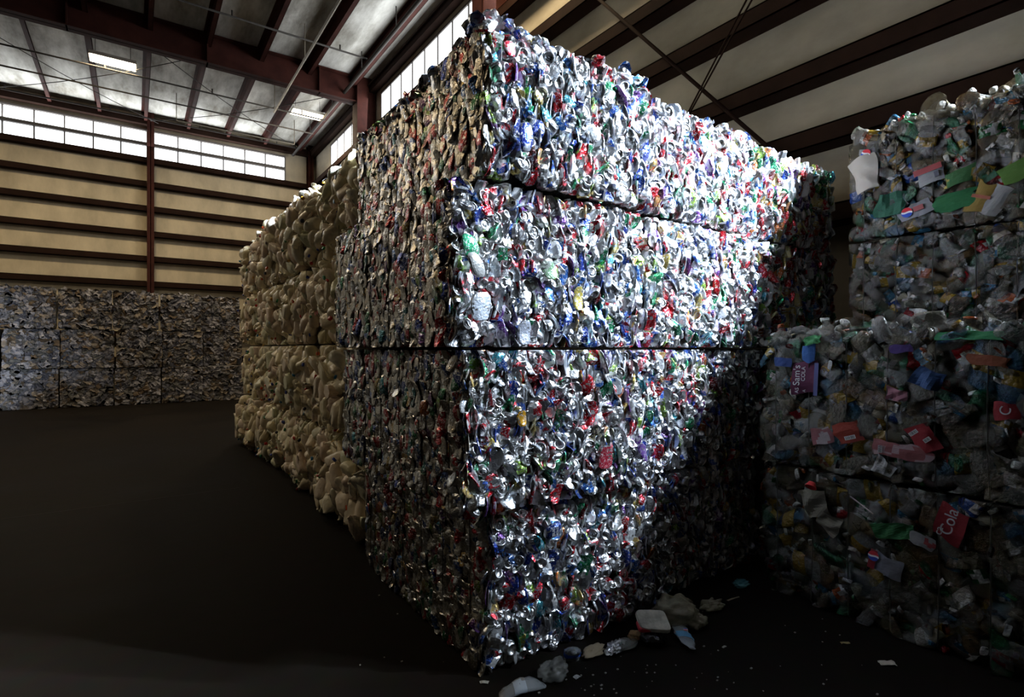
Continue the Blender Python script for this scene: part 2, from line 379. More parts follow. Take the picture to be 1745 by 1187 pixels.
def disc_can(pal, seed, bottom, n=18, lod=0):
    r = np.random.default_rng(seed)
    if bottom: prof = [(0.0008, -0.0105), (0.010, -0.0095), (0.017, -0.006), (0.0222, -0.0015), (0.0242, 0.0), (0.0258, -0.001), (0.0295, -0.008), (0.0325, -0.016)]
    else: prof = [(0.0008, -0.004), (0.012, -0.004), (0.0215, -0.004), (0.0232, -0.0085), (0.0258, 0.0), (0.0276, 0.0004), (0.0282, -0.003), (0.0325, -0.016)]
    if lod: prof = prof[:1] + prof[2:]
    V, F = lathe(prof, n); parts = [(V, F, full(F, (0.84, 0.84, 0.85, 1)), np.ones(len(F), bool))]
    if not bottom and not lod:
        # opening, its dark inside painted as a flat patch, and pull tab
        k = 8; th = np.arange(k) * 2 * math.pi / k
        o = np.array([(0.0095 * math.cos(t) * s, 0.011 + 0.0065 * math.sin(t) * s, -0.0036) for s in (0.1, 1.0) for t in th])
        parts.append((o, grid_faces(k, 2), full(grid_faces(k, 2), (0.02, 0.02, 0.02, 0)), np.zeros(k, bool)))
        tb = np.array([(0.0065 * math.cos(t) * s, -0.004 + 0.0115 * math.sin(t) * s, z) for (s, z) in ((0.55, -0.0015), (0.6, 0.0), (1.0, 0.0), (1.0, -0.003)) for t in th])
        g = grid_faces(k, 4); parts.append((tb, g, full(g, (0.6, 0.6, 0.62, 1)), np.ones(len(g), bool)))
    body_prof = [(0.0325, -0.016), (0.034, -0.026), (0.034, -0.040), (0.031, -0.058)]
    Vb, Fb = lathe(body_prof, n)
    g = crease(Vb * 1.0, seed, 4, 32.0); w = np.clip((-Vb[:, 2] - 0.016) / 0.02, 0, 1)
    Vb[:, :2] *= (1 + 0.30 * (g * w))[:, None]; Vb[:, 2] += 0.006 * g * w
    body = (Vb, Fb, paint(Vb, Fb, pal, seed), np.zeros(len(Fb), bool))
    # overall squash and bend
    sx, sy = r.uniform(0.72, 1.0), r.uniform(0.9, 1.12); shear = r.uniform(-0.35, 0.35); k1 = r.uniform(0, 10); b1 = r.uniform(-9, 9)
    def defo(v):
        v = v.copy(); v[:, 0] *= sx; v[:, 1] *= sy
        v[:, 2] += b1 * v[:, 0] ** 2 + k1 * 0.25 * v[:, 0] * v[:, 1] * 4
        v[:, 0] += shear * np.minimum(v[:, 2], 0); return v
    parts = [(defo(a), b_, c, d_) for (a, b_, c, d_) in parts]; body = (defo(body[0]),) + body[1:]
    return {'main': body, 'lid': cat_parts(parts)}
def side_can(pal, seed, flat_=0.42, nu=14, nv=10, amp=0.0055, length=0.118, rad=0.034):
    r = np.random.default_rng(seed)
    prof = [(0.002, 0.0), (0.75 * rad, 0.0), (0.86 * rad, 0.002)] + [(rad, 0.012 + (length - 0.03) * k / (nv - 1)) for k in range(nv)] + [(0.8 * rad, length - 0.004), (0.7 * rad, length), (0.002, length - 0.004)]
    V, F = lathe(prof, nu); V[:, 2] -= length / 2
    V = V[:, [0, 2, 1]]                            # axis along local Y (up)
    F = F[:, ::-1]
    P = V.copy(); g = crease(P, seed, 5, 26.0); h = crease(P, seed + 5, 3, 50.0)
    nrm = P * np.array([1, 0.15, 1]); nrm /= (np.linalg.norm(nrm, axis=1)[:, None] + 1e-6)
    V = V + nrm * (g * amp * 1.2 + h * amp * 0.5)[:, None]
    wd = (1.0 + 0.22 * fbm(P, seed + 3, 1, 40)) * np.sqrt(np.clip(1 - r.uniform(0.45, 0.85) * (2 * P[:, 1] / length) ** 2, 0.08, 1)) * 1.12
    V[:, 0] *= wd * r.uniform(0.8, 1.15); V[:, 2] *= flat_ * (1 + 0.3 * fbm(P, seed + 9, 1, 50))
    V[:, 1] *= r.uniform(0.62, 1.05)
    V[:, 0] += r.uniform(-0.4, 0.4) * V[:, 1]; V[:, 2] += r.uniform(-5, 5) * V[:, 1] ** 2
    nb = nu * 2; cc = paint(P, F, pal, seed); cc[:nb] = SILVER; cc[-nb:] = SILVER
    return {'main': (V, F, cc, np.zeros(len(F), bool))}
def shard(pal, seed):
    nu, nv = 7, 6; x = np.linspace(-1, 1, nu); y = np.linspace(-1, 1, nv)
    V = np.array([(a * 0.03, b_ * 0.045, 0) for b_ in y for a in x]); P = V.copy()
    V[:, 2] = 0.011 * crease(P, seed, 3, 22) + 0.02 * np.abs(P[:, 0] / 0.03) ** 2 * -0.6
    V[:, 0] *= 1 + 0.3 * fbm(P, seed, 1, 50); V[:, 1] *= 1 + 0.25 * fbm(P, seed + 1, 1, 50)
    B = V.copy(); B[:, 2] -= 0.0012
    F = grid_faces(nu, nv, False); F2 = F[:, ::-1] + len(V)
    FF = np.vstack([F, F2]); VV = np.vstack([V, B]); cc = paint(VV, FF, pal, seed); cc[len(F):] = SILVER
    return {'main': (VV, FF, cc, np.zeros(len(FF), bool))}

class Lib:
    """a family of pieces that share a material"""
    def __init__(s, mat): s.items = []; s.mat = mat; s.meshes = {}; s.flat = {}
    def add(s, kind, piece): s.items.append((kind, piece)); return len(s.items) - 1
    def of(s, kind): return [i for i, (k, _) in enumerate(s.items) if k == kind]
    def merged(s, i):
        if i not in s.flat: s.flat[i] = cat_parts(list(s.items[i][1].values()))
        return s.flat[i]
    def mesh(s, i, sub):
        if (i, sub) not in s.meshes:
            v, f, c, sm = s.items[i][1][sub]; s.meshes[(i, sub)] = np_mesh('piece', v, f, s.mat, c, sm)
        return s.meshes[(i, sub)]
PL = Lib(M['can'])
def pals(k): return [PAL[j] for j in rng.choice(len(PAL), size=k, p=PALW)]
for i, pl in enumerate(pals(16)): PL.add('lid', disc_can(pl, 100 + i, False))
for i, pl in enumerate(pals(16)): PL.add('bottom', disc_can(pl, 200 + i, True))
for j, pl in enumerate(PAL):
    for q in range(max(1, int(round(PALW[j] * 34)))): PL.add('side', side_can(pl, 300 + j * 31 + q * 7, R_.uniform(0.3, 0.6)))
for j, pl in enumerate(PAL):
    dull = tuple(tuple(c * t_ for c, t_ in zip(cc_[:3], (.68, .61, .50))) + (cc_[3],) for cc_ in pl[:2])   # darker, browner copy: tarnish and the left side's dimness put into the colour
    for q in range(max(1, int(round(PALW[j] * 40)))): PL.add('plate_dim_side', side_can(dull, 900 + j * 31 + q * 7, R_.uniform(0.14, 0.26), 14, 11, 0.0032))
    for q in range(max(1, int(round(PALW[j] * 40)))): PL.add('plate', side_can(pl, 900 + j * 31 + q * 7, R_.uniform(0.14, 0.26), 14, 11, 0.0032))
for i, pl in enumerate(pals(6)): PL.add('lid_flat', disc_can(pl, 800 + i, i % 2 == 0))
for i, pl in enumerate(pals(20)): PL.add('shard', shard(pl, 1500 + i))
# far-away, lighter versions
for i, pl in enumerate(pals(12)): PL.add('lid_far', disc_can(pl, 1600 + i, i % 2 == 0, 10, 1))
for i, pl in enumerate(list(PAL) + pals(14)): PL.add('side_far', side_can(pl, 1700 + i * 3, R_.uniform(0.25, 0.55), 9, 5))

def lump(prof, n, sq=0.0):
    V, F = lathe(prof, n)
    if sq:
        a = np.arctan2(V[:, 1], V[:, 0]); k = (np.abs(np.cos(a)) ** 4 + np.abs(np.sin(a)) ** 4) ** (-0.25 * sq); V[:, :2] *= k[:, None]
    return V, F
JCAPS = [(0.50, 0.02, 0.02, 1), (0.02, 0.05, 0.35, 1), (0.02, 0.22, 0.08, 1), (0.6, 0.32, 0.03, 1), (0.03, 0.03, 0.05, 1), (0.02, 0.20, 0.42, 1), (0.62, 0.10, 0.02, 1)]
def jug(seed, cap, tint):
    r = np.random.default_rng(seed)
    prof = [(0.003, -0.118), (0.035, -0.117), (0.06, -0.105), (0.072, -0.085), (0.076, -0.05), (0.076, 0.0), (0.073, 0.035), (0.058, 0.07), (0.038, 0.095), (0.021, 0.110), (0.018, 0.120), (0.0185, 0.128), (0.003, 0.129)]
    V, F = lump(prof, 16, 0.8); V = V[:, [0, 2, 1]]; F = F[:, ::-1]
    # handle
    t = np.linspace(0, 1, 8); pts = [(0.055 + 0.035 * math.sin(math.pi * u), 0.09 - 0.10 * u, 0) for u in t]
    mb = MB().tube(pts, 0.013, 6); hv = np.array(mb.V); hf = np.array([f for f in mb.F if len(f) == 4], dtype=np.int32)
    cprof = [(0.002, 0.143), (0.018, 0.143), (0.0205, 0.140), (0.0205, 0.126), (0.019, 0.125)]
    cv, cf = lathe(cprof, 12); cv = cv[:, [0, 2, 1]]; cf = cf[:, ::-1]
    fl = r.uniform(0.6, 0.95); sx = r.uniform(0.9, 1.25); sh = r.uniform(-0.4, 0.4); bd = r.uniform(-3, 3)
    def defo(v):
        p = v.copy(); g = crease(p, seed, 4, 9.0); h = fbm(p, seed, 2, 22)
        w = np.clip((0.115 - p[:, 1]) / 0.04, 0, 1)
        v = v * (1 + (0.11 * g + 0.10 * h + 0.05 * crease(p, seed + 1, 4, 24.0)) * w)[:, None]
        v[:, 2] *= fl; v[:, 0] *= sx; v[:, 0] += sh * v[:, 1]; v[:, 2] += bd * v[:, 1] ** 2; return v
    col = (0.74 * tint[0], 0.67 * tint[1], 0.52 * tint[2], 1)
    main = cat_parts([(defo(V), F, full(F, col), np.ones(len(F), bool)), (defo(hv), hf, full(hf, col), np.ones(len(hf), bool))])
    d = {'main': main}
    if cap is not None: d['cap'] = (defo(cv), cf, full(cf, cap), np.ones(len(cf), bool))
    return d
JL = Lib(M['jug'])
for i in range(7):
    cv_, cf_ = lathe([(0.001, 0.012), (0.018, 0.012), (0.0215, 0.009), (0.0215, -0.008), (0.019, -0.009)], 12)
    JL.add('loose_cap', {'main': (cv_, cf_, full(cf_, JCAPS[i]), np.ones(len(cf_), bool))})
for i in range(22): JL.add('jug', jug(40 + i, JCAPS[i % 7] if i % 3 == 0 else None, (R_.uniform(.88, 1.08), R_.uniform(.88, 1.05), R_.uniform(.8, 1.1))))

PETC = [((0.30, 0.29, 0.25, .50), 10), ((0.42, 0.43, 0.43, .55), 5), ((0.26, 0.22, 0.14, .55), 8), ((0.02, 0.20, 0.08, .7), 2.2), ((0.06, 0.20, 0.36, .6), 0.8), ((0.62, 0.58, 0.46, .95), 1.5), ((0.24, 0.15, 0.06, .7), 1.0)]
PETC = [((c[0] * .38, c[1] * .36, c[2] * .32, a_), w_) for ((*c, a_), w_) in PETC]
PETW = np.array([c[1] for c in PETC]); PETW /= PETW.sum()
LABC = [(0.38, 0.015, 0.02, 1), (0.02, 0.06, 0.26, 1), (0.40, 0.40, 0.38, 1), (0.04, 0.16, 0.28, 1), (0.34, 0.22, 0.03, 1), (0.02, 0.15, 0.05, 1), (0.36, 0.08, 0.02, 1), (0.05, 0.05, 0.05, 1), (0.36, 0.34, 0.30, 1)]
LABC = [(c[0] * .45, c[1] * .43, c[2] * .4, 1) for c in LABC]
def bottle(seed, col, lab, cap, big=1.0):
    r = np.random.default_rng(seed)
    prof = [(0.002, -0.100), (0.022, -0.104), (0.030, -0.098), (0.032, -0.08), (0.029, -0.065), (0.032, -0.05), (0.032, -0.02), (0.029, -0.01), (0.032, 0.005), (0.032, 0.03), (0.026, 0.055), (0.016, 0.078), (0.0125, 0.09), (0.0125, 0.104), (0.002, 0.104)]
    V, F = lathe(prof, 12); lp = [(0.0335, -0.045), (0.0338, -0.03), (0.0338, -0.01), (0.0335, 0.005)]; lv, lf = lathe(lp, 12)
    cv, cf = lathe([(0.002, 0.112), (0.0135, 0.112), (0.0148, 0.110), (0.0148, 0.098), (0.013, 0.097)], 10)
    fl = r.uniform(0.3, 0.75); sx = r.uniform(0.95, 1.35); sh = r.uniform(-.4, .4); bd = r.uniform(-5, 5)
    def defo(v):
        p = v.copy(); g = crease(p, seed, 4, 22.0); w = np.clip((0.095 - p[:, 2]) / 0.03, 0, 1)
        v = v * np.stack([1 + 0.22 * g * w, 1 + 0.22 * g * w, np.ones(len(v))], 1)
        v[:, 1] *= fl; v[:, 0] *= sx; v[:, 0] += sh * v[:, 2]; v[:, 1] += bd * v[:, 2] ** 2
        return (v * big)[:, [0, 2, 1]] 
    def fx(f): return f[:, ::-1]
    d = {'main': (defo(V), fx(F), full(F, col), np.ones(len(F), bool))}
    if lab is not None:
        c = full(lf, lab); nn = fbm(lv[lf].mean(axis=1), seed, 2, 90); c[nn > 0.45] = (0.26, 0.25, 0.23, 1)
        d['label'] = (defo(lv), fx(lf), c, np.ones(len(lf), bool))
    if cap is not None: d['cap'] = (defo(cv), fx(cf), full(cf, cap), np.ones(len(cf), bool))
    return d
def sheet(seed, col, sx, sy, n=8, amp=0.18, col2=None, thick=0.0015, freq=1.6):
    x = np.linspace(-1, 1, n); V = np.array([(a * sx, b_ * sy, 0.0) for b_ in x for a in x]); P = V.copy(); s = min(sx, sy)
    V[:, 2] = s * amp * 2.2 * crease(P / s, seed, 4, freq * 0.5) - 0.25 * s * (P[:, 0] / sx) ** 2
    V[:, 0] *= 1 + 0.28 * fbm(P / s, seed, 2, 1.7); V[:, 1] *= 1 + 0.28 * fbm(P / s, seed + 1, 2, 1.7)
    B = V.copy(); B[:, 2] -= thick; F = grid_faces(n, n, False)
    FF = np.vstack([F, F[:, ::-1] + len(V)]); c = full(FF, col)
    if col2 is not None:
        nn = fbm(np.vstack([P, P])[FF].mean(axis=1) / s, seed + 4, 2, 2.4); c[nn > 0.25] = col2
    return {'main': (np.vstack([V, B]), FF, c, np.zeros(len(FF), bool))}
BL = Lib(M['pet'])
for i in range(30):
    c = PETC[rng.choice(len(PETC), p=PETW)][0]
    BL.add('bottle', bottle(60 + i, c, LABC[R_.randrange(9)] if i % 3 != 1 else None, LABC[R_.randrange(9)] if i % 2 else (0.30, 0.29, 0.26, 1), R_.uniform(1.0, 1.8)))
for i in range(10): BL.add('wrap', sheet(160 + i, LABC[i % 9], R_.uniform(.03, .05), R_.uniform(.03, .06), 7, 0.14, (0.42, 0.41, 0.38, 1)))
for i in range(8): BL.add('film', sheet(180 + i, (0.10, 0.10, 0.09, .35) if i % 2 else (0.10, 0.085, 0.055, .5), R_.uniform(.06, .1), R_.uniform(.06, .1), 12, 0.3, None, 0.001, 3.0))
PP = Lib(M['paper'])
PAPC = [((0.09, 0.13, 0.10, 1), .15), ((0.29, 0.275, 0.29, 1), 10), ((0.20, 0.19, 0.205, 1), 7), ((0.11, 0.105, 0.10, 1), 6), ((0.11, 0.075, 0.045, 1), 4), ((0.22, 0.18, 0.14, 1), 4), ((0.08, 0.08, 0.10, 1), 3), ((0.10, 0.18, 0.30, 1), .15), ((0.12, 0.05, 0.04, 1), .2), ((0.22, 0.18, 0.08, 1), .3)]
PAPW = np.array([c[1] for c in PAPC]); PAPW /= PAPW.sum()
for i in range(30):
    c = PAPC[rng.choice(len(PAPC), p=PAPW)][0]
    PP.add('paper', sheet(1200 + i, c, R_.uniform(.06, .13), R_.uniform(.045, .10), 7, 0.26, tuple(x * 0.75 for x in c[:3]) + (1,) if i % 3 == 0 else None))

# ------------------------------------------------------------------ the bales
def euler_np(ax, ay, az):
    cx, sx = np.cos(ax), np.sin(ax); cy, sy = np.cos(ay), np.sin(ay); cz, sz = np.cos(az), np.sin(az); o = np.ones_like(cx); z = np.zeros_like(cx)
    Rx = np.stack([o, z, z, z, cx, -sx, z, sx, cx], -1).reshape(-1, 3, 3)
    Ry = np.stack([cy, z, sy, z, o, z, -sy, z, cy], -1).reshape(-1, 3, 3)
    Rz = np.stack([cz, -sz, z, sz, cz, z, z, z, o], -1).reshape(-1, 3, 3)
    return Rz @ Ry @ Rx
FACES = {'-y': (np.array([1., 0, 0]), np.array([0, 0, 1.]), np.array([0, -1., 0])), '-x': (np.array([0, -1., 0]), np.array([0, 0, 1.]), np.array([-1., 0, 0])),
         'top': (np.array([1., 0, 0]), np.array([0, 1., 0]), np.array([0, 0, 1.])), '+x': (np.array([0, 1., 0]), np.array([0, 0, 1.]), np.array([1., 0, 0]))}
def core_mesh(w, d, h, inset, mat, seed, wave=0.02, ex=6):
    """rounded, lumpy block"""
    n = 10; g = np.linspace(-1, 1, n); V = []; F = []
    for ax in range(3):
        for s in (-1, 1):
            i0 = len(V)
            for a in g:
                for b_ in g:
                    p = [0, 0, 0]; p[ax] = s; p[(ax + 1) % 3] = a; p[(ax + 2) % 3] = b_; V.append(p)
            for i in range(n - 1):
                for j in range(n - 1):
                    q = (i0 + i * n + j, i0 + (i + 1) * n + j, i0 + (i + 1) * n + j + 1, i0 + i * n + j + 1); F.append(q if s > 0 else q[::-1])
    V = np.array(V, float); L = (np.abs(V) ** ex).sum(1) ** (1.0 / ex); V = V / L[:, None]
    S = np.array([w / 2 - inset, d / 2 - inset, h / 2 + 0.012]); P = V * S
    P += V * (wave * fbm(P, seed, 2, 9))[:, None]; P[:, 2] += h / 2
    P[:, 2] = np.clip(P[:, 2], 0.0, h + 0.0)
    return np_mesh('core', P, np.array(F), mat, None, np.ones(len(F), bool))
def make_bale(name, x0, x1, y0, y1, z0, z1, spec, label, group, faces, seed, rz=0.0, n_ind=100, strap=True):
    w, d, h = x1 - x0, y1 - y0, z1 - z0; r = np.random.default_rng(seed)
    root = empty(name, ((x0 + x1) / 2, (y0 + y1) / 2, z0), rz); tag(root, label, 'bale', group)
    lib = spec['lib']
    link('packed_core', core_mesh(w, d, h, spec['inset'], spec['core'], seed, spec.get('wave', 0.02), spec.get('ex', 8)), root)
    ids = []; T = []; Rm = []; Sc = []; pri = []
    eul = Matrix.Rotation(rz, 3, 'Z')
    for fc in faces:
        fn, dens, kinds = fc[0], fc[1], fc[2]; strip = fc[3] if len(fc) > 3 else None
        X, U, Nn = FACES[fn]
        fw = w if fn in ('-y', 'top') else d; fh = d if fn == 'top' else h; dep = {'-y': d / 2, '-x': w / 2, '+x': w / 2, 'top': h}[fn]
        cu, cv = spec['cell']
        for layer in range(spec.get('layers', 2)):
            nu = max(1, int(fw / cu * dens ** 0.5)); nv = max(1, int(fh / cv * dens ** 0.5))
            gu, gv = np.meshgrid((np.arange(nu) + 0.5) / nu, (np.arange(nv) + 0.5) / nv)
            gv = gv + (np.arange(nu) % 2)[None, :] * 0.5 / nv
            u = (gu.ravel() - 0.5) * fw + r.uniform(-.5, .5, nu * nv) * cu * 0.9; v = gv.ravel() * fh + r.uniform(-.5, .5, nu * nv) * cv * 0.9
            m_ = spec['marg']; u = np.clip(u, -fw / 2 + m_, fw / 2 - m_)
            mv = spec.get('margv', m_); v = np.clip(v, mv, fh - (mv if fn != 'top' else m_))
            if strip is not None:
                k = strip(u, v, fw, fh); u, v = u[k], v[k]
            n = len(u)
            # rounded edges and straps pull the surface in
            eu = np.clip((np.abs(u) - (fw / 2 - spec['rnd'])) / spec['rnd'], 0, 1); ev = np.clip((np.abs(v - fh / 2) - (fh / 2 - spec['rnd'])) / spec['rnd'], 0, 1)
            pull = spec['rnd'] * spec.get('pull', 0.55) * eu ** 2 + spec['rnd'] * spec.get('pullv', 0.7) * ev ** 2
            P2 = np.stack([u, v, np.full(n, float(seed % 17))], 1)
            bul = spec['bulge'] * fbm(P2, seed, 2, 7.0)
            wn = spec['nwire']; gro = np.zeros(n)
            if wn and fn != 'top':
                wp = (np.arange(wn) + 0.5) / wn * fw - fw / 2; gro = np.exp(-(np.min(np.abs(u[:, None] - wp[None, :]), 1) / spec['gw']) ** 2) * spec['gd']
            jit_, und_ = (spec['jit'], spec['under']) if fn != '-x' or 'jitx' not in spec else (spec['jitx'], spec['under'] * 0.5)
            off = -pull + bul - gro + (spec['heap'](u + fw / 2, v) if fn == 'top' and 'heap' in spec else 0) + (r.uniform(-jit_, jit_, n) - (0 if layer else und_))
            pos = u[:, None] * X + (v[:, None] - (0 if fn != 'top' else fh / 2)) * U + (dep + off)[:, None] * Nn
            if fn == 'top': pos = u[:, None] * X + (v - fh / 2)[:, None] * U + (dep + off)[:, None] * Nn
            ks = r.choice(len(kinds), size=n, p=np.array([k[1] for k in kinds]) / sum(k[1] for k in kinds))
            tu = -np.sign(v - fh / 2) * ev * 0.6; tv = np.sign(u) * eu * 0.7
            for ki, kk in enumerate(kinds):
                sel = np.where(ks == ki)[0]
                if not len(sel): continue
                pool = lib.of(kk[0]); tl = kk[2]; sp = kk[3]
                ch = r.choice(pool, size=len(sel)); e = euler_np(tu[sel] + r.normal(0, tl, len(sel)), tv[sel] + (kk[4] if len(kk) > 4 else 0) * r.choice([-1, 1], len(sel)) + r.normal(0, tl, len(sel)), r.uniform(-sp, sp, len(sel)) + (r.integers(0, 2, len(sel)) * math.pi))
                B = np.stack([X, U, Nn], 1)
                RR = B[None] @ e; s = r.uniform(spec['s0'], spec['s1'], len(sel))
                ids.append(ch); T.append(pos[sel] + Nn[None] * ((spec.get('out', {}).get(kk[0], 0.0) + r.uniform(0, .4 * spec.get('out', {}).get(kk[0], 0.0) + 1e-9, len(sel)))[:, None])); Rm.append(RR); Sc.append(s); pri.append(off[sel] / 0.02 + 2.0 * layer + s + (0.8 if kk[0] in ('lid', 'bottom', 'bottle', 'jug') else 0) + r.uniform(0, 0.6, len(sel)) - (5 if fn == 'top' else 0))
    ids = np.concatenate(ids); T = np.vstack(T); Rm = np.vstack(Rm); Sc = np.concatenate(Sc); pri = np.concatenate(pri)
    T[:, 2] = np.maximum(T[:, 2], 0.028 if z0 < 0.1 else 0.0)
    shown = [f[0] for f in faces]
    tol = spec.get('tol', 0.05)
    lo = np.array([-w / 2 - (tol if '-x' in shown else -0.005), -d / 2 - (tol if '-y' in shown else -0.005), 0.006]); hi = np.array([w / 2 - 0.005, d / 2 - 0.005, h + (0.14 if 'top' in shown else -0.008)])
    ext = np.array([np.abs(lib.merged(q)[0]).max(0) for q in range(len(lib.items))]) if not hasattr(lib, 'ext') else lib.ext
    lib.ext = ext; A_ = np.einsum('nij,nj->ni', np.abs(Rm), ext[ids] * Sc[:, None]) * 0.85
    bad = ((T - A_ < lo) | (T + A_ > hi)).any(1); pri = pri - 50 * bad
    n_ind = min(n_ind, int((~bad).sum())); order = np.argsort(-pri); ind = order[:n_ind]; rest = order[n_ind:]
    for i in ind:
        k, piece = lib.items[ids[i]]
        o = bpy.data.objects.new(spec['piece'], lib.mesh(ids[i], 'main')); C.objects.link(o); o.parent = root
        o.matrix_local = Matrix.Translation(Vector(T[i])) @ (Matrix(Rm[i].tolist()) * Sc[i]).to_4x4()
        for sub in piece:
            if sub != 'main':
                q = bpy.data.objects.new(sub, lib.mesh(ids[i], sub)); C.objects.link(q); q.parent = o
    if len(rest):
        VV = []; FF = []; CC = []; SS = []; off = 0
        for pid in np.unique(ids[rest]):
            sel = rest[ids[rest] == pid]; v, f, c, s = lib.merged(pid)
            A = np.einsum('nij,vj->nvi', Rm[sel] * Sc[sel][:, None, None], v) + T[sel][:, None, :]
            VV.append(A.reshape(-1, 3)); k = len(sel)
            FF.append((f[None] + (np.arange(k) * len(v))[:, None, None]).reshape(-1, 4) + off); off += k * len(v)
            CC.append(np.tile(c, (k, 1))); SS.append(np.tile(s, k))
        VV = np.vstack(VV)
        VV = np.clip(VV, lo, hi)
        o = link('packed_' + spec['plural'], np_mesh('packed', VV, np.vstack(FF), lib.mat, np.vstack(CC), np.concatenate(SS)), root); o['kind'] = 'stuff'
    if strap:
        for fn in spec['wires']:
            fw = w if fn == '-y' else d; wn = spec['nwire']; L = d if fn == '-y' else w
            for k in range(wn):
                a = (k + 0.5) / wn * fw - fw / 2; q = L / 2 + spec.get('wireoff', 0.006); qr = L / 2 - 0.002; e_ = 0.03; wob = r.uniform(-.012, .012)
                ring = [(-q, e_), (-q, h * .3), (-q, h * .7), (-q, h - e_), (-q + e_, h - 0.004), (qr - e_, h - 0.004), (qr, h - e_), (qr, e_), (qr - e_, 0.006), (-q + e_, 0.006), (-q, e_)]
                pts = [((s_ , a + (wob if j in (1, 2) else 0), z_) if fn == '-x' else (a + (wob if j in (1, 2) else 0), s_, z_)) for j, (s_, z_) in enumerate(ring)]
                MB().tube(pts, 0.0022 if 'wireoff' not in spec else 0.0032, 5).build('baling_wire', M['wire'], root)
    return root

CAN = dict(jitx=0.005, lib=PL, core=M['can_core'], inset=0.055, cell=(0.047, 0.060), marg=0.022, margv=0.046, pullv=0.85, out={'lid': 0.016, 'bottom': 0.018}, rnd=0.075, bulge=0.012, nwire=6, gw=0.016, gd=0.014, jit=0.010, under=0.020, s0=0.92, s1=1.2, piece='crushed_can', plural='crushed_cans', wires=('-x', '-y'))
K_FRONT = [('lid', 15, .38, 3.1), ('bottom', 17, .38, 3.1), ('side', 16, .35, .3), ('plate', 42, .30, .22, 1.05), ('shard', 10, .4, .5, .8)]
K_LEFT = [('plate_dim_side', 86, .09, .22), ('side', 5, .15, .3), ('lid_flat', 6, .12, 3.1), ('shard', 3, .12, .4)]
K_FAR = [('lid_far', 36, .4, 3.1), ('side_far', 20, .4, .3), ('side_far', 44, .3, .3, 1.0)]
K_TOP = [('side', 40, .5, 3.1), ('bottom', 20, .7, 3.1), ('lid', 20, .7, 3.1), ('shard', 20, .8, 3.1)]
near_edge = lambda u, v, fw, fh: (u < -fw / 2 + 0.22) | (v < 0.25)
front_edge = lambda u, v, fw, fh: (v < 0.25)
GAP = 0.001
Z = [0.0, 0.80, 1.60, 2.405, 3.10]
rows_word = ['bottom', 'second-lowest', 'second from the top', 'topmost']
corner = [(1.40, 2.66), (1.245, 2.62), (1.185, 2.49), (1.345, 2.47)]
for k in range(4):
    xa, xb = corner[k]
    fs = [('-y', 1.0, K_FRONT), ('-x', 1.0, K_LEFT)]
    if k == 3: fs.append(('top', 1.1, K_TOP, near_edge))
    make_bale('can_bale', xa, xb, 2.19 + (0.055, -0.02, 0.015, -0.035)[k], 3.93, Z[k] + GAP * (k > 0), Z[k + 1] - (0.0 if k < 3 else -0.02), dict(CAN, heap=lambda a, b_: 0.10 * np.exp(-((a - 0.10) ** 2 + (b_ - 0.12) ** 2) / 0.018) + 0.07 * np.clip(a / 1.1, 0, 1)) if k == 3 else CAN,
              'bale of crushed cans, %s in the near corner column' % rows_word[k], 'bales of crushed cans in the tall stack', fs, 11 + k)
col2 = [(2.745, 3.86), (2.725, 3.87), (2.525, 3.75), (2.50, 3.60)]
for k in range(4):
    xa, xb = col2[k]
    fs = [('-y', 1.0, K_FRONT)]
    if k == 3: fs.append(('top', 0.6, K_TOP, front_edge))
    make_bale('can_bale', xa, xb, 2.22 + (0.09, 0.05, 0.0, -0.03)[k], 3.95, Z[k] + GAP * (k > 0), Z[k + 1], CAN,
              'bale of crushed cans, %s in the middle column of the stack' % rows_word[k], 'bales of crushed cans in the tall stack', fs, 31 + k)
for k in range(4):
    xa, xb = (3.92, 5.0) if k < 2 else (3.80, 4.92)
    if k == 3: xa = 3.72
    fs = [('-y', 1.0 if k > 1 else 0.5, K_FAR)]
    if k == 3: fs += [('top', 0.5, K_FAR, front_edge), ('-x', 0.3, K_FAR)]
    make_bale('can_bale', xa, xb, 2.24, 3.95, Z[k] + GAP * (k > 0), Z[k + 1], CAN,
              'bale of crushed cans, %s in the right-hand column of the stack' % rows_word[k], 'bales of crushed cans in the tall stack', fs, 51 + k, n_ind=90 if k > 1 else 12)

# milk jug bales behind
JUG = dict(lib=JL, core=M['jug_core'], inset=0.10, cell=(0.135, 0.15), marg=0.09, rnd=0.26, bulge=0.05, nwire=3, gw=0.05, gd=0.05, jit=0.035, under=0.06, s0=0.72, s1=1.08, tol=0.10, out={'loose_cap': 0.085}, pull=0.75, pullv=0.7, piece='crushed_jug', plural='jugs', wires=('-x',), wave=0.03, ex=5)
K_JUG = [('jug', 88, .5, 1.0), ('loose_cap', 12, .5, 1.0)]
jy = [4.12, 5.70, 7.25, 8.82, 10.4]
jname = ['nearest', 'second', 'third', 'farthest']
for c in range(4):
    for k in range(4):
        z0, z1 = 0.82 * k + GAP * (k > 0), 0.82 * (k + 1)
        ex = (0.0, 0.03, -0.03, 0.02, 0.05, -0.04, 0.02)[(c * 3 + k * 2) % 7]
        fs = [('-x', 1.0, K_JUG)]
        if k == 3: fs.append(('top', 1.0, K_JUG, lambda u, v, fw, fh: u < -fw / 2 + 0.45))
        if c == 0: fs.append(('-y', 0.7, K_JUG, lambda u, v, fw, fh: u < -fw / 2 + 0.3))
        make_bale('jug_bale', 1.50 + ex, 2.75, jy[c] + 0.01, jy[c + 1] - 0.01, z0, z1, JUG,
                  'bale of pale plastic milk jugs, %s row of the %s jug column' % (['bottom', 'second-lowest', 'third', 'top'][k], jname[c]), 'bales of milk jugs beside the can stack', fs, 71 + c * 4 + k)

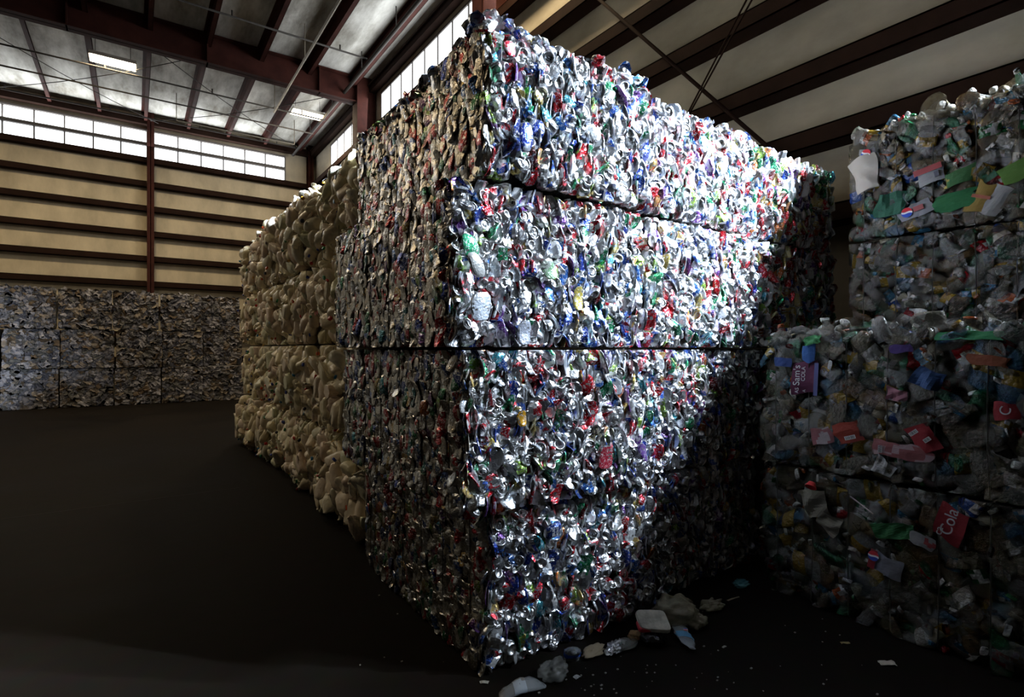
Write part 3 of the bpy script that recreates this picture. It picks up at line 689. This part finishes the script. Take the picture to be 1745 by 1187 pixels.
# paper bales along the back wall
PAPER = dict(lib=PP, core=M['paper_core'], inset=0.05, cell=(0.12, 0.10), marg=0.07, rnd=0.10, bulge=0.02, nwire=4, gw=0.02, gd=0.02, jit=0.02, under=0.02, s0=0.8, s1=1.25, piece='crumpled_paper', plural='paper', wires=('-y',))
K_PAP = [('paper', 100, .38, .9)]
pxs = [-4.0, -2.85, -1.67, -0.48, 0.63, 1.70, 2.82]
pc = ['first (leftmost)', 'second', 'third', 'fourth', 'fifth', 'sixth']
for c in range(6):
    for k in range(3):
        yo = 0.0 if not (c == 5 and k > 0) else 0.45
        if c == 4: yo = 0.12
        if (c, k) == (4, 0): yo = 0.05
        sh = (0.0, 0.03, -0.05)[k] * (1 if c % 2 else 0.6)
        fs = [('-y', 1.0, K_PAP)]
        if k == 2: fs.append(('top', 0.8, K_PAP, front_edge))
        if c == 5 and k == 0: fs.append(('-x', 0.6, K_PAP, lambda u, v, fw, fh: u > fw / 2 - 0.3))
        h3 = 1.06
        make_bale('paper_bale', pxs[c] + 0.01 + sh, pxs[c + 1] - 0.01 + sh, 18.8 + yo + 0.03 * ((c * 7 + k * 3) % 4), 20.0 + yo * 0.6, h3 * k + GAP * (k > 0), h3 * (k + 1), PAPER,
                  'bale of mixed waste paper, %s row, %s from the left along the back wall' % (['bottom', 'middle', 'top'][k], pc[c]), 'bales of waste paper along the back wall', fs, 131 + c * 3 + k, n_ind=60)

# clear bottle bales on the right
PET = dict(lib=BL, core=M['pet_core'], inset=0.07, cell=(0.085, 0.095), marg=0.06, rnd=0.10, bulge=0.022, nwire=8, gw=0.025, gd=0.025, jit=0.018, under=0.03, s0=0.85, s1=1.2, piece='crushed_bottle', plural='bottles', wireoff=0.045, wires=('-x',), wave=0.03, ex=6)
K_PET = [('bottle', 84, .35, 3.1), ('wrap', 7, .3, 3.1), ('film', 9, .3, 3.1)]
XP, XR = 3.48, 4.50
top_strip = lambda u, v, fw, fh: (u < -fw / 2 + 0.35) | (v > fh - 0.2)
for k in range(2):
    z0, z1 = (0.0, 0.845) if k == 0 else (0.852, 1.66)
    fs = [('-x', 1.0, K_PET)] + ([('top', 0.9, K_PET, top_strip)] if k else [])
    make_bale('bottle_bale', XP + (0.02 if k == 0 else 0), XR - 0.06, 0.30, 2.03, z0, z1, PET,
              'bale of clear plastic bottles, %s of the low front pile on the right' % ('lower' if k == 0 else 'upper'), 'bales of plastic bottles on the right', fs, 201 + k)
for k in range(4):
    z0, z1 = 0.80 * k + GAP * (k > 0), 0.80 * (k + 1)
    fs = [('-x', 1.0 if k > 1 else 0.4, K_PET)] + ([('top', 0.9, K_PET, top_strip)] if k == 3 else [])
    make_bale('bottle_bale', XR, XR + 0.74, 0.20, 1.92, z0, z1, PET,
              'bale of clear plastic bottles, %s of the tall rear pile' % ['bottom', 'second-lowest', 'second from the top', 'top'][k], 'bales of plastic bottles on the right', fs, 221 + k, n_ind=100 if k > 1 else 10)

# ================================================================== PRINTED THINGS THAT CAN BE READ
def lettering(body, size, mat, parent, loc, rz=0.0, bold=0.0, flat_=1.0):
    cu = bpy.data.curves.new('lettering', 'FONT'); cu.body = body; cu.size = size; cu.align_x = 'CENTER'; cu.align_y = 'CENTER'
    cu.extrude = 0.0004; cu.offset = bold; cu.materials.append(mat)
    t_ = bpy.data.objects.new('lettering_outline', cu); C.objects.link(t_); bpy.context.view_layer.update()
    me = bpy.data.meshes.new_from_object(t_.evaluated_get(bpy.context.evaluated_depsgraph_get())); bpy.data.objects.remove(t_)
    if not me.materials: me.materials.append(mat)
    o = bpy.data.objects.new('lettering', me); C.objects.link(o); o.parent = parent; o.location = loc; o.rotation_euler = (0, 0, rz); return o
def face_piece(root, name, mesh, P, fn, roll, tilt=(0, 0)):
    """set a piece on a bale's face; its +Z looks out of the face"""
    X, U, Nn = FACES[fn]
    B = Matrix([[X[i], U[i], Nn[i]] for i in range(3)])
    R = B @ Matrix.Rotation(roll, 3, 'Z') @ Matrix.Rotation(tilt[0], 3, 'X') @ Matrix.Rotation(tilt[1], 3, 'Y')
    o = bpy.data.objects.new(name, mesh); C.objects.link(o); o.parent = root
    o.matrix_local = Matrix.Translation(Vector(P) - root.location) @ R.to_4x4(); return o
def panel(w, h, col, seed, col2=None, amp=0.05):
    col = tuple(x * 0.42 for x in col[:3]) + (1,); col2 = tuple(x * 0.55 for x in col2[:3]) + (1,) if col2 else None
    v, f, c, sm = sheet(seed, col, w / 2, h / 2, 9, amp, col2, 0.001, 1.2)['main']
    return np_mesh('label', v, f, M['paper'], c, sm)
def roundel(r_, parent, loc, rz=0.0):
    """red, white and blue wave disc"""
    V = []; F = []; cc = []; n = 20
    def band(lo, hi, col):
        i0 = len(V); xs = np.linspace(-1, 1, n)
        for x in xs:
            lim = math.sqrt(max(0, 1 - x * x)); wv = 0.12 * math.sin(x * 3.0)
            a = max(-lim, min(lim, lo + wv)); b_ = max(-lim, min(lim, hi + wv)); V.append((x * r_, a * r_, 0.001)); V.append((x * r_, b_ * r_, 0.001))
        for k in range(n - 1): F.append((i0 + 2 * k, i0 + 2 * k + 2, i0 + 2 * k + 3, i0 + 2 * k + 1)); cc.append(col)
    band(0.18, 1.3, (0.5, 0.02, 0.03, 1)); band(-0.18, 0.18, (0.7, 0.7, 0.7, 1)); band(-1.3, -0.18, (0.02, 0.06, 0.35, 1))
    o = link('emblem', np_mesh('emblem', np.array(V), np.array(F), M['paper'], np.array(cc), np.zeros(len(F), bool)), parent); o.location = loc; o.rotation_euler = (0, 0, rz); return o
def barcode(parent, loc, w, h, rz=0.0):
    b = MB().box(-w / 2, w / 2, -h / 2, h / 2, 0, 0.0006); o = b.build('barcode_patch', flat((0.45, 0.44, 0.42)), parent); o.location = loc; o.rotation_euler = (0, 0, rz)
    b = MB(); x = -w * 0.42
    while x < w * 0.42:
        d = R_.choice((0.0012, 0.002, 0.003)); b.box(x, x + d, -h * .38, h * .38, 0.0006, 0.001); x += d + R_.choice((0.0015, 0.0025))
    q = b.build('barcode', flat((0.02, 0.02, 0.02)), parent); q.location = loc; q.rotation_euler = (0, 0, rz)
def bale(lbl):
    for o in C.objects:
        if o.get('label') == lbl: return o
WHITE = flat((0.36, 0.36, 0.36)); RED = (0.42, 0.012, 0.02, 1)
b_low = bale('bale of clear plastic bottles, lower of the low front pile on the right')
b_up = bale('bale of clear plastic bottles, upper of the low front pile on the right')
r_top = bale('bale of clear plastic bottles, top of the tall rear pile')
XF = XP - 0.062; XRF = XR - 0.062
def wp(px, w, X):      # metres for a width in pixels on the plane x = X
    t = X / ray(px)[0]; return w * t / FPX
# purple cola label, turned on its side
L = face_piece(b_up, 'bottle_label', panel(0.20, 0.155, (0.13, 0.008, 0.06, 1), 3001, None, 0.03), at_x(1368, 645, XF), '-x', math.pi / 2, (0, 0.1))
L['label'] = 'purple cola bottle label turned on its side'
lettering("Sam's", 0.058, WHITE, L, (0.02, 0.035, 0.006)); lettering('COLA', 0.034, WHITE, L, (0.03, -0.005, 0.006)); lettering('AS', 0.032, WHITE, L, (-0.075, 0.03, 0.006)); lettering('A', 0.026, WHITE, L, (-0.075, -0.015, 0.006))
q = MB().box(-0.1, 0.1, -0.092, -0.068, 0, 0.003).build('blue_border', flat((0.01, 0.015, 0.10)), L)
# red labels
L = face_piece(b_up, 'bottle_label', panel(0.15, 0.13, (0.45, 0.05, 0.02, 1), 3002), at_x(1443, 737, XF), '-x', 0.35); L['label'] = 'orange-red bottle label with a barcode'; barcode(L, (0.01, -0.03, 0.006), 0.06, 0.022)
L = face_piece(b_up, 'bottle_label', panel(0.13, 0.16, RED, 3003), at_x(1570, 745, XF), '-x', 0.5); L['label'] = 'dark red bottle label with two barcodes'; barcode(L, (-0.02, 0.035, 0.006), 0.045, 0.02, 0.2); barcode(L, (0.02, -0.02, 0.006), 0.035, 0.02, 0.2)
L = face_piece(b_up, 'bottle_label', panel(0.26, 0.085, (0.42, 0.12, 0.12, 1), 3004, (0.45, 0.3, 0.3, 1)), at_x(1532, 767, XF), '-x', -0.05); L['label'] = 'long pale red bottle label'; barcode(L, (-0.09, -0.01, 0.005), 0.04, 0.02, 1.57)
L = face_piece(b_up, 'bottle_label', panel(0.12, 0.10, (0.45, 0.16, 0.17, 1), 3005, (0.5, 0.42, 0.42, 1)), at_x(1396, 741, XF), '-x', 0.3); L['label'] = 'pink and white bottle label'
L = face_piece(b_up, 'bottle_label', panel(0.09, 0.08, RED, 3006), at_x(1714, 700, XF), '-x', 0.1); lettering('C', 0.06, WHITE, L, (0, 0, 0.005), 1.2)
L = face_piece(b_up, 'bottle_label', panel(0.12, 0.055, (0.03, 0.08, 0.30, 1), 3007), at_x(1333, 617, XF), '-x', -0.1)
L = face_piece(b_up, 'bottle_label', panel(0.075, 0.10, (0.03, 0.14, 0.45, 1), 3008), at_x(1377, 600, XF), '-x', 0.0)
L = face_piece(b_up, 'bottle_label', panel(0.16, 0.05, (0.40, 0.10, 0.03, 1), 3009), at_x(1690, 615, XF), '-x', -0.12)
L = face_piece(b_up, 'bottle_label', panel(0.10, 0.045, (0.08, 0.03, 0.22, 1), 3010), at_x(1535, 593, XF), '-x', 0.1)
L = face_piece(b_up, 'green_film', panel(0.26, 0.05, (0.02, 0.30, 0.10, 1), 3011, None, 0.12), at_x(1662, 571, XF + 0.02), '-x', -0.03, (-0.6, 0))
L = face_piece(b_up, 'green_film', panel(0.11, 0.06, (0.03, 0.25, 0.06, 1), 3012, None, 0.2), at_x(1383, 579, XF), '-x', 0.2, (-0.5, 0))
L = face_piece(b_up, 'blue_film', panel(0.14, 0.10, (0.02, 0.08, 0.24, 1), 3013, None, 0.25), at_x(1580, 645, XF), '-x', -0.4)
L = face_piece(b_up, 'crumpled_paper', panel(0.11, 0.09, (0.5, 0.48, 0.45, 1), 3014, None, 0.25), at_x(1505, 797, XF), '-x', -0.4)
L = face_piece(b_up, 'crumpled_paper', panel(0.10, 0.07, (0.42, 0.16, 0.2, 1), 3015, (0.5, 0.45, 0.45, 1), 0.25), at_x(1530, 672, XF), '-x', -0.2)
# lower bale
L = face_piece(b_low, 'bottle_label', panel(0.17, 0.13, RED, 3021), at_x(1616, 896, XF), '-x', math.pi / 2 - 0.25); L['label'] = 'red cola label with white script, turned on its side'
lettering('Cola', 0.075, WHITE, L, (0.025, 0.0, 0.006)); lettering('ca', 0.05, WHITE, L, (-0.04, 0.03, 0.006))
L = face_piece(b_low, 'bottle_label', panel(0.16, 0.12, (0.40, 0.40, 0.44, 1), 3022), at_x(1510, 962, XF), '-x', -0.2); L['label'] = 'white bottle label with a red and blue roundel'
q = MB().box(-0.085, -0.05, -0.055, 0.055, 0.003, 0.006).build('red_border', flat((0.20, 0.01, 0.015)), L); roundel(0.028, L, (-0.065, 0.02, 0.008))
L = face_piece(b_low, 'bottle_label', panel(0.13, 0.07, (0.42, 0.40, 0.38, 1), 3023, (0.4, 0.05, 0.05, 1)), at_x(1568, 920, XF), '-x', -0.35)
L = face_piece(b_low, 'green_film', panel(0.22, 0.08, (0.02, 0.18, 0.04, 1), 3024, None, 0.2), at_x(1523, 905, XF), '-x', 0.25)
L = face_piece(b_low, 'crumpled_paper', panel(0.14, 0.17, (0.42, 0.38, 0.28, 1), 3025, None, 0.25), at_x(1386, 860, XF), '-x', 0.3)
L = face_piece(b_low, 'crumpled_paper', panel(0.12, 0.12, (0.40, 0.36, 0.26, 1), 3026, None, 0.25), at_x(1412, 893, XF), '-x', -0.4)
q = MB().tube([(-0.07, 0, 0), (0.07, 0, 0)], 0.004).build('drinking_straw', flat((0.45, 0.36, 0.33)), None)
q.parent = b_low; q.matrix_local = Matrix.Translation(at_x(1468, 860, XF) - b_low.location) @ Matrix([[0, 0, -1], [-1, 0, 0], [0, 1, 0]]).to_4x4() @ Matrix.Rotation(-0.55, 4, 'Z')
cv, cf = lathe([(0.002, 0.0), (0.020, 0.0), (0.024, 0.012), (0.033, 0.03), (0.034, 0.032)], 16)
face_piece(b_low, 'red_cap', np_mesh('cap', cv, cf, M['paper'], full(cf, (0.45, 0.02, 0.02, 1)), np.ones(len(cf), bool)), at_x(1384, 822, XF), '-x', 0, (0.9, 0))
# rear pile
v, f, c, sm = sheet(3031, (0.36, 0.32, 0.27, 1), 0.085, 0.12, 11, 0.10, None, 0.03)['main']
L = face_piece(r_top, 'plastic_tray', np_mesh('tray', v, f, M['paper'], c, np.ones(len(f), bool)), at_x(1473, 299, XRF - 0.02), '-x', 0.25); L['label'] = 'large cream plastic scrap near the top left of the bale'
L = face_piece(r_top, 'bottle_label', panel(0.16, 0.12, (0.46, 0.46, 0.46, 1), 3032, None, 0.03), at_x(1583, 298, XRF), '-x', 0.2); L['label'] = 'white and red printed label'
MB().box(-0.08, 0.08, 0.02, 0.06, 0.003, 0.006).build('red_band', flat((0.20, 0.01, 0.01)), L); MB().box(0.03, 0.055, -0.03, 0.01, 0.003, 0.006).build('printed_mark', flat((0.03, 0.03, 0.05)), L)
L = face_piece(r_top, 'bottle_label', panel(0.10, 0.09, (0.42, 0.43, 0.45, 1), 3033), at_x(1476, 262, XRF), '-x', 0.0); roundel(0.032, L, (0, 0, 0.007), -0.6)
L = face_piece(r_top, 'bottle_label', panel(0.17, 0.09, (0.44, 0.44, 0.46, 1), 3034), at_x(1557, 358, XRF), '-x', 0.25); roundel(0.034, L, (-0.04, 0, 0.007), -0.3); MB().box(0.0, 0.06, -0.015, 0.02, 0.003, 0.006).build('red_band', flat((0.20, 0.012, 0.01)), L)
L = face_piece(r_top, 'bottle_label', panel(0.13, 0.20, (0.42, 0.26, 0.04, 1), 3035), at_x(1672, 335, XRF), '-x', -0.4); MB().box(-0.05, 0.05, -0.01, 0.01, 0.003, 0.006).build('red_band', flat((0.22, 0.04, 0.01)), L)
L = face_piece(r_top, 'bottle_label', panel(0.13, 0.17, (0.45, 0.44, 0.42, 1), 3036), at_x(1696, 338, XRF), '-x', -0.6)
L = face_piece(r_top, 'green_film', panel(0.28, 0.12, (0.01, 0.20, 0.05, 1), 3037, None, 0.15), at_x(1640, 340, XRF), '-x', 0.1)
L = face_piece(r_top, 'bottle_label', panel(0.20, 0.11, (0.10, 0.24, 0.02, 1), 3038, None, 0.05), at_x(1735, 290, XRF), '-x', 0.2)
L = face_piece(r_top, 'green_film', panel(0.16, 0.10, (0.05, 0.20, 0.05, 1), 3039, (0.4, 0.3, 0.05, 1), 0.1), at_x(1632, 300, XRF), '-x', 0.15)
L = face_piece(r_top, 'green_film', panel(0.20, 0.16, (0.03, 0.18, 0.10, 1), 3040, None, 0.25), at_x(1515, 350, XRF), '-x', 0.0)

# ---- readable and outsized cans in the front of the can stack
c_bot = bale('bale of crushed cans, bottom in the near corner column'); c_mid = bale('bale of crushed cans, second from the top in the near corner column')
def big_can(root, px, py, Y, pal, roll, seed, sc=1.0, fl=0.35, lab=None, tilt=(0, 0)):
    v, f, c, sm = side_can(pal, seed, fl, 18, 12, 0.003, 0.12, 0.034)['main']
    o = face_piece(root, 'crushed_can', np_mesh('can', v * sc, f, M['can'], c, sm), at_y(px, py, Y), '-y', roll, tilt)
    if lab: o['label'] = lab
    return o
BLUE = ((0.015, 0.04, 0.22, .5), (0.02, 0.06, 0.30, .5))
L = big_can(c_bot, 943, 903, 2.135, BLUE, 1.45, 4001, 1.0, 0.5, 'dark blue can with white capital lettering'); lettering('BUD', 0.024, WHITE, L, (0.0, 0.016, 0.023), 0.1, 0.0004); lettering('LIGHT', 0.020, WHITE, L, (0.0, -0.008, 0.023), 0.1, 0.0004)
L = big_can(c_bot, 962, 1028, 2.135, ((0.40, 0.01, 0.015, .4), (0.45, 0.01, 0.02, .4)), 0.3, 4002, 0.9, 0.5, 'red cola can with white script'); lettering('Coca', 0.030, WHITE, L, (0, 0, 0.021), 0.6, 0.0004)
big_can(c_mid, 820, 522, 2.11, ((0.62, 0.68, 0.78, .5), (0.70, 0.72, 0.76, .6)), 0.12, 4003, 1.55, 0.22, 'oversized pale blue flattened can')
big_can(c_mid, 803, 420, 2.12, ((0.03, 0.30, 0.14, .5), (0.05, 0.35, 0.18, .5)), 0.0, 4004, 1.1, 0.3, 'large green crushed can')
big_can(c_mid, 985, 508, 2.13, ((0.50, 0.40, 0.08, .7), (0.55, 0.48, 0.14, .7)), 0.2, 4005, 1.15, 0.25, 'gold flattened can')
big_can(c_mid, 935, 458, 2.13, ((0.30, 0.50, 0.30, .6), (0.62, 0.70, 0.60, .7)), 0.4, 4006, 1.1, 0.3)
big_can(c_mid, 812, 450, 2.115, ((0.62, 0.62, 0.60, .6), (0.64, 0.64, 0.6, .6)), 0.1, 4007, 0.95, 0.4)
big_can(c_mid, 893, 566, 2.13, ((0.60, 0.64, 0.76, .6), (0.04, 0.10, 0.42, .6)), 0.0, 4008, 1.1, 0.3)
c_top = bale('bale of crushed cans, topmost in the near corner column'); c_3 = bale('bale of crushed cans, second-lowest in the near corner column')
big_can(c_top, 868, 84, 2.08, ((0.50, 0.01, 0.03, .4), (0.65, 0.5, 0.5, .5)), 0.1, 4009, 0.9, 0.4)
big_can(c_top, 898, 232, 2.08, ((0.02, 0.05, 0.35, .7), (0.55, 0.6, 0.7, .7)), 0.3, 4010, 1.2, 0.3)
big_can(c_3, 1032, 778, 2.125, ((0.35, 0.02, 0.04, .6), (0.5, 0.3, 0.3, .7)), 0.0, 4011, 1.2, 0.3)
big_can(c_3, 1095, 770, 2.13, ((0.15, 0.06, 0.30, .6), (0.2, 0.1, 0.35, .6)), 0.0, 4012, 0.9, 0.3)
big_can(c_3, 888, 712, 2.12, ((0.60, 0.30, 0.02, .5), (0.03, 0.05, 0.2, .6)), 0.2, 4013, 0.8, 0.3)

# ================================================================== LITTER ON THE FLOOR
def clear_mat(name, col, alpha, rough=0.15):
    m, nt, b = new_mat(name); b.inputs['Base Color'].default_value = (*col, 1); b.inputs['Alpha'].default_value = alpha; b.inputs['Roughness'].default_value = rough
    tc = N(nt, 'ShaderNodeTexCoord'); n2 = N(nt, 'ShaderNodeTexNoise', Scale=45.0, Detail=2.0); nt.links.new(tc.outputs['Object'], n2.inputs['Vector'])
    bp = N(nt, 'ShaderNodeBump', Strength=0.6, Distance=0.006); nt.links.new(n2.outputs['Fac'], bp.inputs['Height']); nt.links.new(bp.outputs['Normal'], b.inputs['Normal']); return m
M['clear'] = clear_mat('clear_litter_plastic', (0.55, 0.58, 0.60), 0.42)
def floor_bottle(px, py, ang, label, seed, labcol, sc=1.0, z=0.03, tiltz=0.0, cap=None, wave=False):
    d = bottle(seed, (0.6, 0.62, 0.64, .4), labcol, cap, sc)
    root = empty('plastic_bottle', at_z(px, py, 0.0) + Vector((0, 0, z))); tag(root, label, 'bottle')
    root.rotation_euler = (tiltz, 0, ang)
    v, f, c, sm = d['main']; o = link('bottle_body', np_mesh('bottle', v[:, [0, 1, 2]], f, M['clear'], c, sm), root)
    for k in ('label', 'cap'):
        if k in d: v, f, c, sm = d[k]; link('bottle_' + k, np_mesh(k, v, f, M['paper'], c, sm), root)
    return root
b1 = floor_bottle(1168, 1096, -0.75 + 2.95, 'clear plastic bottle with a light blue label lying alone on the floor', 5001, (0.10, 0.30, 0.50, 1), 1.05, 0.028)
roundel(0.012, b1, (0.0, -0.03, 0.034))
floor_bottle(893, 1176, 1.15 - 3.14, 'crumpled clear bottle on the floor in front of the stack corner', 5002, (0.45, 0.5, 0.55, 1), 1.2, 0.028)
floor_bottle(975, 1136, 2.5, 'bottle with a bright blue label leaning at the foot of the can stack', 5003, (0.02, 0.12, 0.60, 1), 1.25, 0.075, 0.7)
def lump_obj(name, loc, size, mat, label, cat, seed, f0=14, rough=0.25, rz=0.0):
    n = 40; prof = [(max(0.01, math.sin(math.pi * k / 22)), -math.cos(math.pi * k / 22)) for k in range(23)]
    V, F = lathe(prof, n); P = V * 0.1
    V = V * (1 + rough * crease(P, seed, 5, f0) + 0.15 * fbm(P, seed, 2, f0 * 1.5) + rough * 0.45 * crease(P, seed + 7, 5, f0 * 2.6))[:, None]
    V = V * np.array(size) / 2; V[:, 2] = np.maximum(V[:, 2], -size[2] * 0.42); V[:, 2] -= V[:, 2].min()
    me = np_mesh(name, V, F, mat, None, np.full(len(F), 'can' not in name and 'card' not in name)); o = link(name, me, None, Vector(loc) + Vector((0, 0, 0.001))); o.rotation_euler = (0, 0, rz); return tag(o, label, cat)
M['bag_brown'] = clear_mat('dirty_clear_film', (0.30, 0.26, 0.17), 0.6, 0.25)
M['bag_clear'] = clear_mat('pale_clear_film', (0.36, 0.36, 0.33), 0.45, 0.15)
lump_obj('plastic_bag', at_z(1150, 1062), (0.26, 0.20, 0.16), M['bag_brown'], 'dirty clear plastic bag behind the white and red carton', 'bag', 1, 12, 0.35)
lump_obj('plastic_bag', at_z(1186, 1066), (0.14, 0.10, 0.06), M['bag_brown'], 'small yellowish plastic scrap right of the dirty bag', 'bag', 2, 14, 0.4)
lump_obj('plastic_bag', at_z(1213, 1036), (0.17, 0.11, 0.05), M['bag_brown'], 'flat dirty plastic bag beside the middle can column', 'bag', 3, 14, 0.4)
lump_obj('plastic_film', at_z(944, 1154), (0.15, 0.10, 0.08), M['bag_clear'], 'crumpled clear film at the foot of the stack corner', 'film', 4, 14, 0.4)
lump_obj('plastic_film', at_z(1062, 1102), (0.16, 0.10, 0.03), M['bag_clear'], 'flattened clear plastic lid left of the carton', 'film', 5, 9, 0.2)
lump_obj('plastic_film', at_z(1262, 998), (0.12, 0.08, 0.04), clear_mat('teal_film', (0.10, 0.30, 0.32), 0.9), 'small teal plastic scrap by the third can column', 'film', 6, 14, 0.4)
lump_obj('black_cup', at_z(1112, 1096), (0.13, 0.11, 0.08), simple('glossy_black_plastic', (0.006, 0.006, 0.006), 0.2), 'crushed shiny black cup under the carton', 'cup', 7, 9, 0.25)
lump_obj('cardboard_scrap', at_z(1083, 1088), (0.09, 0.07, 0.045), flat((0.30, 0.17, 0.07), 0.9), 'torn brown cardboard scrap left of the black cup', 'cardboard', 8, 9, 0.25)
lump_obj('crushed_can', at_z(1046, 1108), (0.13, 0.07, 0.04), simple('bare_can_metal', (0.6, 0.6, 0.6), 0.3, 1.0), 'flattened silver can on the floor by the corner bale', 'can', 9, 16, 0.4, 0.4)
lump_obj('food_wrapper', at_z(1012, 1112), (0.16, 0.08, 0.03), flat((0.28, 0.22, 0.14), 0.8), 'brown torn wrapper at the foot of the corner bale', 'wrapper', 10, 14, 0.4, 0.3)
# white carton over a red one
root = empty('carton', at_z(1112, 1092) + Vector((0.0, 0.0, 0.08)), -0.45); tag(root, 'crushed white and red carton lying on the black cup', 'carton')
def carton_mesh(w, d, h, seed, mat):
    m = MB(); n = 5
    V = []; F = []
    me = core_mesh(w, d, h, 0.0, mat, seed, 0.022, 7); return me
o = link('white_side', carton_mesh(0.17, 0.12, 0.022, 21, simple('dirty_white_card', (0.62, 0.58, 0.48), 0.7, 0, 0.6, 14, 0.6, 25, 0.01)), root); o.rotation_euler = (0.45, 0.12, 0); o.location = (0, 0.01, 0.02)
o = link('red_side', carton_mesh(0.19, 0.10, 0.022, 22, flat((0.45, 0.02, 0.03), 0.6)), root); o.rotation_euler = (0.25, 0.1, 0); o.location = (-0.01, -0.01, 0.0)
def chip(px, py, s, col, label, cat='scrap', n='paper_scrap', seed=0, rz=0.0, asp=0.7):
    v, f, c, sm = sheet(6000 + seed, col, s / 2, s * asp / 2, 6, 0.15, None, 0.001)['main']; v[:, 2] -= v[:, 2].min() - 0.001
    o = link(n, np_mesh(n, v, f, M['paper'], c, sm), None, at_z(px, py)); o.rotation_euler = (0, 0, rz); return tag(o, label, cat)
chip(1512, 1131, 0.085, (0.50, 0.45, 0.36, 1), 'torn cream paper scrap alone on the floor at lower right', seed=1, rz=-0.7, asp=0.45)
chip(1060, 1094, 0.05, (0.6, 0.6, 0.6, 1), 'small white triangle of paper on the clear plastic lid', seed=2, rz=0.5)
chip(1250, 1020, 0.11, (0.42, 0.34, 0.20, 1), 'thin tan stick of card by the middle can column', n='card_stick', seed=3, rz=-0.1, asp=0.12)
chip(825, 1163, 0.05, (0.42, 0.40, 0.34, 1), 'curled pale scrap at the very corner of the stack', seed=4, rz=-0.7, asp=0.4)
chip(1440, 1096, 0.045, (0.34, 0.26, 0.10, 1), 'tan paper scrap in front of the low bottle bales', seed=5, rz=-0.6, asp=0.4)
chip(983, 1154, 0.035, (0.5, 0.5, 0.5, 1), 'white chip beside the blue labelled bottle', seed=6)
chip(1234, 1102, 0.030, (0.42, 0.40, 0.33, 1), 'pale chip right of the lone clear bottle', seed=7, asp=0.4)
mb = MB(); rr = random.Random(3)
for k in range(130):
    if k < 60: px, py = rr.gauss(1040, 190), 1187 - abs(rr.gauss(0, 55))
    elif k < 80: px, py = rr.uniform(1150, 1745), rr.uniform(1010, 1187)
    else:
        u = rr.random(); px, py = 835 - 225 * u + rr.gauss(-6, 9), 1165 - 215 * u + abs(rr.gauss(6, 10))
    p = at_z(px, max(py, 960)); s_ = rr.uniform(0.001, 0.004); a = rr.uniform(0.6, 1.8)
    if p.y > 2.1 and p.x > 1.3 or p.x > 3.4: continue
    mb.box(p.x - s_ * a, p.x + s_ * a, p.y - s_, p.y + s_, 0.0005, 0.0005 + s_)
o = mb.build('litter_crumbs', flat((0.36, 0.34, 0.30), 0.8)); tag(o, 'tiny crumbs of litter scattered on the floor around the stack', 'crumbs', None, 'stuff')
# expansion joints sawn in the slab
fj = MB().box(-10.9, 1.0, 6.9, 6.912, 0.0, 0.0015).box(-3.0, -2.988, 2, 18.5, 0.0, 0.0015); o = fj.build('trim_1', flat((0.006, 0.005, 0.004), 0.9)); o['kind'] = 'structure'
